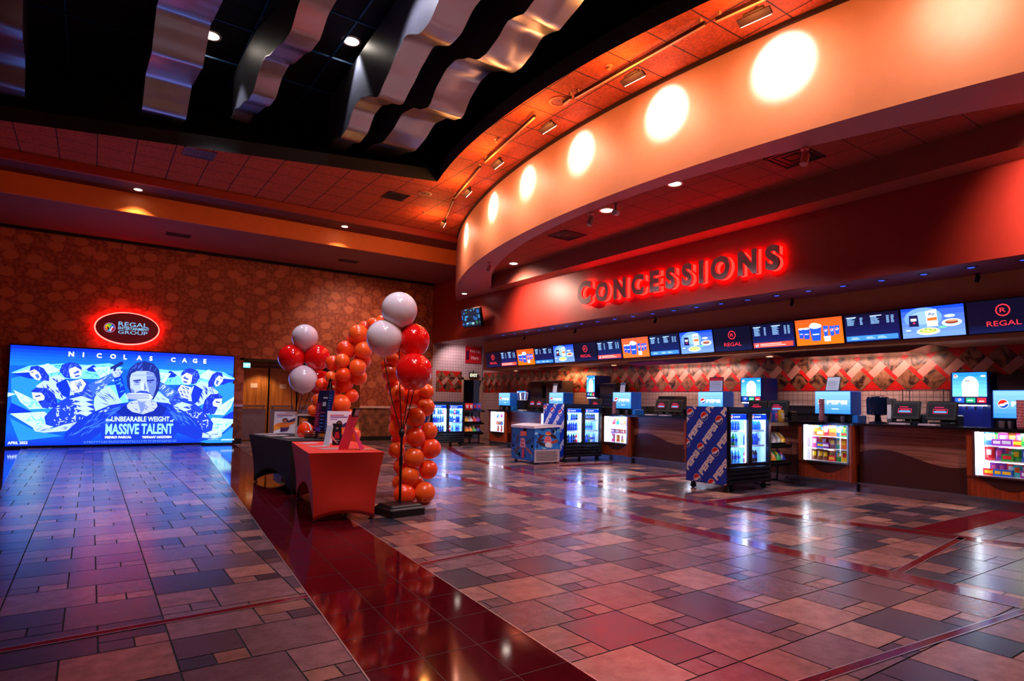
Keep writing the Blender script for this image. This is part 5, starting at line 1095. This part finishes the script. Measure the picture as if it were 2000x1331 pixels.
for nm, a, b in (('blue and pink', '#3060c8', '#e04090'), ('yellow', '#f0b820', '#f8e8c0'), ('orange', '#f08a20', '#f8e0c0'), ('silver', '#c8c8d0', '#e8e8f0'), ('green', '#2fa850', '#f0c840'), ('red', '#d01828', '#f0d0d0'), ('dark blue', '#1c2c90', '#c02850'), ('purple', '#6a2aa8', '#e0c0f0')):
    o = bag_mesh(.17, .24, .07, a, b, nm); C.objects.unlink(o); o.name = 'snack_bag'; bag_proto[nm] = o; cname2[nm] = nm
snack_rack((9.6, 5.98, 0), 'black snack rack between the nearest cooler and the counter', ['blue and pink', 'blue and pink', 'yellow'], ['orange', 'silver', 'silver', 'yellow'], ['green', 'orange', 'green', 'dark blue'], 'the rack beside the nearest cooler')
snack_rack((9.58, 15.95, 0), 'black snack rack beside the farthest cooler', ['red', 'red', 'dark blue', 'blue and pink'], ['yellow', 'silver', 'red', 'purple'], ['orange', 'orange', 'green', 'dark blue'], 'the rack beside the farthest cooler')

# ================================================================== TABLES
def spandex(name_lb, loc, rot, w_, l, h, c, arch_s, arch_l, nm):
    """table under a tight stretch cover: sides pinch inwards, hem arches between the feet"""
    t = thing('covered_table', name_lb, 'table', loc, rot); m = MB(); ns = 14; nz = 14; cor = [(-w_/2, -l/2), (w_/2, -l/2), (w_/2, l/2), (-w_/2, l/2)]
    rows = []
    for j in range(nz+1):
        row = []
        for s in range(4):
            a, b = cor[s], cor[(s+1) % 4]; ar = arch_s if s % 2 == 0 else arch_l
            for i in range(ns):
                u = i/ns; hem = ar*(1-abs(2*u-1)**2.2) if 0 < u < 1 else 0; f = j/nz; z = h-(h-.012-hem)*f
                q = 1-z/h; pin = .075*math.sin(min(1, q*1.15)*PI*.55)+.03*q
                mid = 1-abs(2*u-1)**2; x = a[0]+(b[0]-a[0])*u; y = a[1]+(b[1]-a[1])*u; ln = math.hypot(x, y)
                nx, ny = ((0, 1), (-1, 0), (0, -1), (1, 0))[s]; belly = .035*mid*math.sin(min(1, q*1.3)*PI)
                kx = 1-pin/(w_/2)*.75; ky = 1-pin/(l/2)*.75; row.append((x*kx+nx*belly, y*ky+ny*belly, z))
        rows.append(row)
    n = 4*ns; vs = [p for r in rows for p in r]; fs = []
    for j in range(nz):
        for i in range(n): k = (i+1) % n; fs.append((j*n+i, j*n+k, (j+1)*n+k, (j+1)*n+i))
    fs.append(tuple(range(n))); m.add(vs, fs)
    o = m.build('stretch_cover', c, t, 35); sd = o.modifiers.new('s', 'SOLIDIFY'); sd.thickness = .004
    for sx in (-1, 1):
        for sy in (-1, 1):
            m = MB(); m.tube([(sx*(w_/2-.10), sy*(l/2-.12), 0.0), (sx*(w_/2-.10), sy*(l/2-.12), h-.03)], .014, 8); m.lathe([(.03, 0), (.03, .01)], (sx*(w_/2-.10), sy*(l/2-.12), 0), 10); m.build('leg', GREY, t, 40)
    return t
ORC = mat('orange_spandex', '#d82814', .62, noise=.05, scale=4); BKC = mat('black_spandex', '#08080b', .7)
spandex('orange stretch covered table in front, holding flyers and a pink stand', (2.455, 7.375, 0), -.165, .80, 1.86, .74, ORC, .07, .30, 'o')
spandex('black stretch covered table behind the orange one', (2.52, 9.42, 0), .08, .76, 1.80, .74, BKC, .1, .26, 'b')
def at_table(cx, cy, rot, x, y): return (cx+x*math.cos(rot)-y*math.sin(rot), cy+x*math.sin(rot)+y*math.cos(rot))
def card(loc, w_, h, lb, bg, rot=0, deco=None, nm='flyer', cat='flyer'):
    t = thing(nm, lb, cat, loc, rot); m = MB(); m.box(-w_/2, w_/2, -h/2, h/2, 0, .003); m.build('paper', WHITE, t); A = Art(w_, h, bg, .0003); R_ = random.Random(len(lb))
    A.rect(w_*.1, h*.7, w_*.9, h*.85, deco or '#c03a28')
    for k in range(5): A.rect(w_*.1, h*(.12+.1*k), w_*(.55+.3*R_.random()), h*(.15+.1*k), '#706878')
    A.build('print', PRN, t, (-w_/2, -h/2, .0035), (1, 0, 0), (0, 1, 0))
card((2.33, 7.98, .742), .22, .14, 'dark edged white flyer at the far left corner of the orange table', '#e8e0f0', .5, '#302838'); card((2.28, 7.42, .742), .21, .15, 'grey flyer on the orange table, middle of the left edge', '#d0c4c8', .2); card((2.30, 7.02, .742), .24, .16, 'grey flyer on the orange table nearest the pink stand', '#c4b4b8', .1, '#8a4038'); card((2.66, 6.85, .742), .2, .14, 'orange and white flyer on the orange table right of the pink stand', '#f0905a', -.1, '#f8e8e0')
card((2.30, 10.2, .742), .28, .2, 'white leaflet at the far left end of the black table', '#e8ecf4', .3); card((2.36, 9.75, .742), .3, .2, 'white and orange leaflet in the middle of the black table', '#e8e0e0', .2, '#e05828'); card((2.46, 9.2, .742), .26, .18, 'pale pink leaflet on the black table nearest the orange table', '#f0c8c4', .1)
def standing_sign(loc, w_, h, lb, rot, draw, tilt=.18, col=None, nm='standing_sign', cat='sign', foot=True):
    t = thing(nm, lb, cat, loc, rot); R = Matrix.Rotation(-tilt, 4, 'X'); m = MB(); m.M = R; m.box(-w_/2, w_/2, 0, .008, 0, h); m.build('board', col or WHITE, t)
    if foot:
        m = MB(); y1 = h*.62*math.sin(tilt)+.012; z1 = h*.62*math.cos(tilt); m.add([(-w_*.2, y1, z1), (w_*.2, y1, z1), (w_*.2, y1+.11+h*.1, 0), (-w_*.2, y1+.11+h*.1, 0), (-w_*.2, y1+.004, z1), (w_*.2, y1+.004, z1), (w_*.2, y1+.116+h*.1, 0), (-w_*.2, y1+.116+h*.1, 0)], [(0, 1, 2, 3), (7, 6, 5, 4), (0, 4, 5, 1), (1, 5, 6, 2), (2, 6, 7, 3), (3, 7, 4, 0)]); m.build('strut', col or WHITE, t)
    if draw: A = Art(w_-.004, h-.004, '#ece4f0', .0003); draw(A); v = R @ Vector((0, 0, 1)); o = R @ Vector((-w_/2+.002, -.001, .002)); A.build('print', PRN, t, tuple(o), (1, 0, 0), tuple(v))
    return t
def woman_print(A):
    w_, h = A.w, A.h
    A.rect(0, 0, w_, h, '#e6dcec'); A.rect(w_*.12, h*.86, w_*.7, h*.89, '#c83a5a'); A.rect(w_*.12, h*.8, w_*.85, h*.835, '#7a3a90'); A.rect(w_*.12, h*.74, w_*.4, h*.76, '#7a3a90')
    A.poly([(0, h*.32), (w_, h*.74), (w_, h*.6), (0, h*.1)], '#3c1c58'); A.poly([(0, h*.1), (w_*.3, h*.22), (w_*.1, h*.4), (0, h*.36)], '#f0902c')
    A.poly([(w_*.28, h*.25), (w_*.45, h*.2), (w_*.72, h*.28), (w_*.66, h*.5), (w_*.5, h*.52), (w_*.34, h*.5), (w_*.05, h*.42), (w_*.06, h*.36)], '#f07824'); A.poly([(w_*.68, h*.5), (w_*.95, h*.56), (w_*.98, h*.48), (w_*.7, h*.38)], '#f07824')
    A.ell(w_*.5, h*.6, w_*.13, h*.11, '#241020', 16); A.ell(w_*.5, h*.59, w_*.08, h*.075, '#a8684c', 16); A.poly([(w_*.42, h*.53), (w_*.58, h*.53), (w_*.6, h*.45), (w_*.4, h*.45)], '#a8684c')
    A.poly([(w_*.3, h*.26), (w_*.72, h*.28), (w_*.62, h*.1), (w_*.3, h*.06)], '#4a2468')
standing_sign((2.62, 10.32, .742), .34, .36, 'white card on the black table picturing a woman in orange', -.32, woman_print, .2)
standing_sign((2.66, 7.8, .742), .3, .42, 'tall white card on the orange table picturing a woman in orange', -.3, woman_print, .14)
def phone_print(A): A.rect(0, 0, A.w, A.h, '#14121c'); A.ell(A.w*.5, A.h*.78, A.w*.15, A.h*.05, '#8a7878', 12); A.poly([(A.w*.2, A.h*.3), (A.w*.8, A.h*.3), (A.w*.7, A.h*.62), (A.w*.3, A.h*.6)], '#a01828'); A.rect(A.w*.2, A.h*.2, A.w*.8, A.h*.22, '#c8c0c8'); A.rect(A.w*.3, A.h*.1, A.w*.7, A.h*.12, '#a8a0a8')
standing_sign((2.55, 7.55, .742), .11, .27, 'narrow black card with red print on the orange table', -.3, phone_print, .08, BLACK)
standing_sign((2.40, 7.5, .742), .10, .25, 'thin white glossy card seen edge on, left of the black card', -1.15, lambda A: A.rect(0, 0, A.w, A.h, '#c4d8ec'), .22)
t = thing('pink_stand', 'tall pink easel backed display card on the orange table', 'display stand', (2.42, 6.95, .742), -2.36); PK = mat('pink_card', '#e83a70', .5); Rm = Matrix.Rotation(-.30, 4, 'X')
m = MB(); m.M = Rm; m.box(-.12, .12, 0, .012, 0, .42); m.build('board', PK, t)
m = MB(); m.M = Rm; m.box(-.07, .07, .0, .03, .40, .50); m.box(-.05, .05, -.002, 0, .415, .485, 1); m.box(-.05, .05, .03, .032, .415, .485, 1); m.build('phone_holder', [BLACK, mat('phone_glass', '#b8a8b8', .2)], t)
m = MB(); m.add([(-.06, .24, 0), (.06, .24, 0), (.01, .10, .27), (-.01, .10, .27), (-.06, .245, 0), (.06, .245, 0), (.01, .105, .27), (-.01, .105, .27)], [(0, 1, 2, 3), (7, 6, 5, 4), (0, 4, 5, 1), (1, 5, 6, 2), (2, 6, 7, 3), (3, 7, 4, 0)]); m.build('strut', mat('pink_card_dark', '#c01850', .5), t)
# frame with picture and orange helmet in front of it
t = thing('picture_frame', 'white framed picture standing on the black table behind the orange helmet', 'picture frame', (2.72, 9.42, .742), -.5); m = MB()
for a in ((-.18, .18, 0, .02, 0, .03), (-.18, .18, 0, .02, .31, .34), (-.18, -.15, 0, .02, 0, .34), (.15, .18, 0, .02, 0, .34)): m.box(*a)
m.build('frame', mat('pale_frame_paint', '#c8b0a8', .4), t); A = Art(.30, .28, '#2a2028', .0003); A.poly([(.02, .05), (.14, .02), (.16, .24), (.03, .26)], '#a8502c'); A.ell(.22, .17, .06, .08, '#141018', 12); A.ell(.1, .2, .05, .04, '#d87840', 10); A.build('picture', PRN, t, (-.15, .008, .03))
m = MB(); m.box(-.05, .05, .02, .12, 0, .008); m.box(-.03, .03, .02, .03, 0, .2); m.build('stand', BLACK, t)
t = thing('helmet', 'glossy orange helmet with a pale face guard on the black table', 'helmet', (2.64, 9.22, .742), -1.2); m = MB(); n = 20
prof = []
for k in range(13): a = -.75+(PI/2+.75)*k/12; prof.append((.125*math.cos(a), .125*math.sin(a)+.095))
m.lathe(prof, n=24, cap=False); HM = mat('helmet_orange', '#f03c10', .08, coat=.5); m.build('shell', HM, t, 60)
for k, z in enumerate((.03, .06, .09)): m = MB(); m.tube([(.14*math.cos(a)+.02, .12*math.sin(a), z) for a in [-.9+1.8*i/8 for i in range(9)]], .006, 6); m.build('guard_bar', CHROME, t, 40)
m = MB(); m.tube([(.125*math.cos(a), 0, .095+.126*math.sin(a)) for a in [.1+2.6*i/12 for i in range(13)]], .01, 6); m.build('highlight_stripe', WHITE, t, 40)  # white curve stands in for a highlight on the shell
blackish = thing('display_box', 'dark grey box behind the white card on the black table', 'box', (2.86, 9.95, .742), -.35); m = MB(); m.rbox(-.11, .11, -.05, .05, 0, .3, .008); m.build('body', mat('box_grey', '#2c2a30', .5), blackish); m = MB(); m.rbox(-.113, .113, -.053, .053, .3, .325, .008); m.build('lid', GREY, blackish)

# ---- A-frame easel with its leaning board, on the black table
t = thing('easel', 'black A shaped easel on the near end of the black table', 'easel', (2.79, 8.76, .742), -1.3); m = MB(); top = (0, .05, .86)
m.tube([(-.17, -.05, 0), top], .013, 8); m.build('leg', BLACK, t, 40); m = MB(); m.tube([(.17, -.05, 0), top], .013, 8); m.build('leg', BLACK, t, 40); m = MB(); m.tube([(0, .26, 0), top], .013, 8); m.build('leg', BLACK, t, 40)
m = MB(); m.box(-.13, .13, -.075, -.03, .08, .1); m.build('ledge', BLACK, t); m = MB(); m.rbox(-.04, .04, .02, .08, .83, .88, .01); m.build('cap', BLACK, t)
t = thing('signboard', 'narrow navy and pink printed board leaning on the black easel', 'sign', (2.713, 8.74, .848), -1.3); Rb = Matrix.Rotation(-.14, 4, 'X'); m = MB(); m.M = Rb; m.box(-.2, .2, 0, .01, 0, .60); m.build('board', mat('board_red_edge', '#c01420', .4), t)
A = Art(.39, .59, '#10143c', .0003); A.rect(0, 0, .13, .42, '#58123c'); A.rect(.27, 0, .39, .59, '#102c6c'); A.ell(.2, .5, .05, .03, '#1c2430', 12); R_ = random.Random(2)
for k in range(14): A.rect(.02, .04+k*.026, .02+.04+.05*R_.random(), .05+k*.026, '#e04878'); A.rect(.29, .04+k*.036, .29+.03+.05*R_.random(), .05+k*.036, '#5890e0')
A.rect(.16, .36, .24, .42, '#b8b8d0'); A.rect(.15, .47, .26, .49, '#c8c8e0'); A.rect(.08, .0, .2, .05, '#5a38a8')
for k in range(5): A.rect(.15, .06+k*.05, .25, .075+k*.05, R_.choice(['#3868c0', '#a04070', '#50a070']))
v = Rb @ Vector((0, 0, 1)); A.build('print', PRN, t, tuple(Rb @ Vector((-.195, -.001, .005))), (1, 0, 0), tuple(v))

# ================================================================== BALLOONS
ORB = mat('orange_balloon', '#ff6420', .3, noise=.03, coat=.2); DOR = mat('deep_orange_balloon', '#ff4a18', .3, noise=.03, coat=.2)
WHB = mat('white_balloon', '#eadbe6', .16, noise=.02, coat=.4); RDB = mat('red_balloon', '#f01414', .14, noise=.02, coat=.5)
def balloon_mesh(r, mt, nm='balloon', n=28):
    m = MB(); prof = [(.012*r, -1.16*r), (.05*r, -1.14*r), (.028*r, -1.09*r), (.07*r, -1.05*r)]
    for k in range(1, 19):
        a = -PI/2+PI*k/18; rr = math.cos(a); z = math.sin(a); prof.append((max(.001, r*rr*(1-.04*max(0, -z))), r*(z if z > 0 else z*1.05)))
    m.lathe(prof, n=n, cap=False); return m.build(nm, mt, None, True)
for M_, a_ in ((ORB, .55), (DOR, .5), (RDB, .25), (WHB, .25)):
    b_ = M_.node_tree.nodes['Principled BSDF']; b_.inputs['Subsurface Weight'].default_value = a_; b_.inputs['Subsurface Radius'].default_value = (.6, .25, .1); b_.inputs['Subsurface Scale'].default_value = .15
bo = balloon_mesh(.12, ORB, n=20); bd = balloon_mesh(.12, DOR, n=20); C.objects.unlink(bo); C.objects.unlink(bd)
ARCH_R = [(3.28, 6.85, 1.11, .122), (3.28, 6.84, .87, .122), (3.26, 6.83, .62, .126), (3.21, 6.83, .4, .117), (3.15, 6.82, .19, .136), (3.39, 6.77, .2, .13), (3.46, 6.83, .47, .119), (3.49, 6.84, .73, .128), (3.47, 6.86, .94, .109), (3.43, 6.89, 1.24, .116), (3.45, 6.94, 1.42, .095), (3.35, 7.05, 1.37, .11), (3.11, 7.04, 1.41, .102), (3.14, 7.03, 1.23, .109), (3.16, 7.11, .7, .103), (3.22, 7.06, .5, .11), (3.17, 7.12, .97, .11), (3.2, 7.06, .3, .103), (3.27, 7.13, 1.47, .104), (3.19, 7.17, 1.09, .104), (3.21, 7.15, .82, .104), (3.38, 7.0, .28, .103), (3.06, 7.11, 1.63, .11), (3.07, 7.1, 1.81, .088), (3.04, 7.22, 1.75, .074), (3.13, 7.14, 1.48, .103), (3.41, 7.01, 1.4, .103), (3.22, 7.19, 1.94, .089), (3.18, 7.25, 2.07, .09), (3.13, 7.31, 2.19, .09), (3.12, 7.45, 2.27, .1), (3.2, 7.62, 2.33, .1), (3.1, 7.75, 2.3, .1), (3.22, 7.85, 2.38, .09)]
ARCH_L = [(2.82, 8.1, 1.98, .13), (2.96, 8.02, 2.2, .138), (3.08, 8.08, 2.3, .102), (3.17, 8.03, 2.36, .09), (3.28, 7.99, 2.36, .098), (3.0, 7.93, 1.98, .115), (2.67, 8.16, 1.8, .105), (2.75, 8.03, 1.82, .099), (3.03, 8.03, 1.85, .117), (2.96, 8.01, 1.75, .113), (2.77, 8.03, 1.65, .099), (2.98, 8.06, 1.61, .11), (2.62, 8.08, 1.61, .077), (2.85, 8.11, 1.51, .122), (2.89, 8.1, 1.38, .097), (2.79, 8.13, 1.26, .13), (2.57, 8.42, 1.29, .091), (2.51, 8.43, 1.16, .08), (2.57, 8.31, 1.51, .085), (2.8, 8.24, 1.13, .115), (2.89, 8.21, 1.1, .09), (2.72, 8.26, 1.4, .107), (2.95, 8.2, 2.12, .099), (2.8, 8.34, 1.55, .099), (2.68, 8.38, 1.18, .099),
          (2.95, 8.35, 1.0, .115), (3.05, 8.42, .80, .12), (2.98, 8.45, .64, .11), (3.08, 8.4, .5, .12), (3.02, 8.45, .32, .12), (3.12, 8.42, .2, .12)]
ARCH_L = [(x*1.09, y*1.09, H+(z-H)*1.09, r*1.09) for x, y, z, r in ARCH_L]
rb = random.Random(6)
def relax(lst, it=80):
    P = [Vector(p[:3]) for p in lst]; O = [p.copy() for p in P]
    for _ in range(it):
        for i in range(len(P)):
            for j in range(i):
                d = P[i]-P[j]; L = d.length; w_ = .93*(lst[i][3]+lst[j][3])
                if L < w_:
                    d = d.normalized() if L > 1e-4 else Vector((1, 0, 0)); s = (w_-L)*.25; P[i] += d*s; P[j] -= d*s
        for i in range(len(P)):
            v = O[i]-P[i]; ray = (O[i]-Vector((0, 0, H))).normalized(); along = ray*v.dot(ray); P[i] += (v-along)*.10+along*.01
    return [(p.x, p.y, max(p.z, l[3]*1.0+.01), l[3]) for p, l in zip(P, lst)]
ARCH_R = relax(ARCH_R); ARCH_L = relax(ARCH_L)
for j, (lst, nm) in enumerate(((ARCH_R, 'right column of the balloon arch beside the stand'), (ARCH_L, 'left column and top of the balloon arch behind the easel'))):
    for (x, y, z, r) in lst:
        dk = rb.random() < .3; o = (bd if dk else bo).copy(); C.objects.link(o); o.name = 'balloon'; o.location = (x, y, max(z, r+.01)); s = r/.12; o.scale = (s, s, s); o.rotation_euler = (rb.uniform(-2.4, 2.4), rb.uniform(-1, 1), rb.uniform(0, 6))
        tag(o, '%s balloon in the %s' % ('deep orange' if dk else 'orange', nm), 'balloon', '%s balloons of the %s' % ('deep orange' if dk else 'orange', 'right column' if j == 0 else 'left column'))
m = MB(); m.lathe([(.15, 0), (.16, .015), (.15, .06), (.08, .09), (.001, .09)], n=20); o = m.build('arch_base', mat('base_white', '#c8b8d8', .4), None, 40, (3.42, 6.84, 0)); tag(o, 'white plastic foot under the right column of the balloon arch', 'base')
def big_balloon(loc, r, mt, lb):
    o = balloon_mesh(r, mt, 'balloon', 40); o.location = loc; tag(o, lb, 'balloon')
for loc, r, mt, lb in (((2.98, 6.74, 2.39), .212, WHB, 'large white balloon at the very top of the nearer bunch'), ((2.84, 6.82, 2.05), .216, WHB, 'large white balloon left in the nearer bunch, in front of the arch'),
                       ((3.17, 6.74, 2.04), .20, RDB, 'large glossy red balloon right of the two white ones'), ((3.12, 6.59, 1.66), .216, RDB, 'lowest large red balloon of the nearer bunch'),
                       ((2.82, 10.07, 2.31), .208, WHB, 'topmost white balloon of the farther bunch'), ((2.81, 10.05, 1.63), .222, WHB, 'lower white balloon of the farther bunch'),
                       ((2.64, 10.14, 1.97), .212, RDB, 'red balloon at the left of the farther bunch'), ((3.02, 10.03, 1.99), .21, RDB, 'red balloon at the right of the farther bunch'), ((3.17, 10.3, 1.58), .21, RDB, 'red balloon half hidden behind the orange arch')): big_balloon(loc, r, mt, lb)
def bstand(loc, lb, tips, z0=.74, base=True):
    t = thing('balloon_stand', lb, 'balloon stand', loc)
    if base: m = MB(); m.M = Matrix.Rotation(.12, 4, 'Z'); m.rbox(-.23, .23, -.2, .2, 0, .10, .02); m.rbox(-.2, .2, -.17, .17, .10, .125, .015); m.build('weighted_base', mat('base_black', '#101014', .45), t)
    else: m = MB(); m.lathe([(.1, 0), (.1, .012), (.02, .03)], n=16); m.build('weighted_base', BLACK, t)
    m = MB(); m.tube([(0, 0, .02), (0, 0, z0)], .014, 10); m.tube([(0, 0, .6*z0), (0, 0, .72*z0)], .022, 10); m.build('pole', BLACK, t, 40)
    m = MB(); m.lathe([(.018, z0-.04), (.035, z0), (.035, z0+.03), (.015, z0+.06)], n=12); m.build('hub', BLACK, t, 40)
    for tip in tips:
        tp = Vector(tip)-Vector(loc); m = MB(); a = Vector((0, 0, z0+.01)); mid = Vector((tp.x*.55, tp.y*.55, z0+(tp.z-z0)*.45)); m.tube([a, mid, tp], .006, 6); m.build('stick', BLACK, t, 40)
    return t
bstand((3.0, 6.62, 0), 'black balloon stand with a heavy rectangular base by the orange table', [(2.98, 6.74, 2.15), (2.84, 6.82, 1.80), (3.17, 6.74, 1.81), (3.12, 6.59, 1.41)], .92)
bstand((2.86, 10.75, 0), 'black balloon stand behind the black table', [(2.82, 10.07, 2.07), (2.81, 10.05, 1.38), (2.64, 10.14, 1.73), (3.02, 10.03, 1.75), (3.17, 10.3, 1.34)], .8)
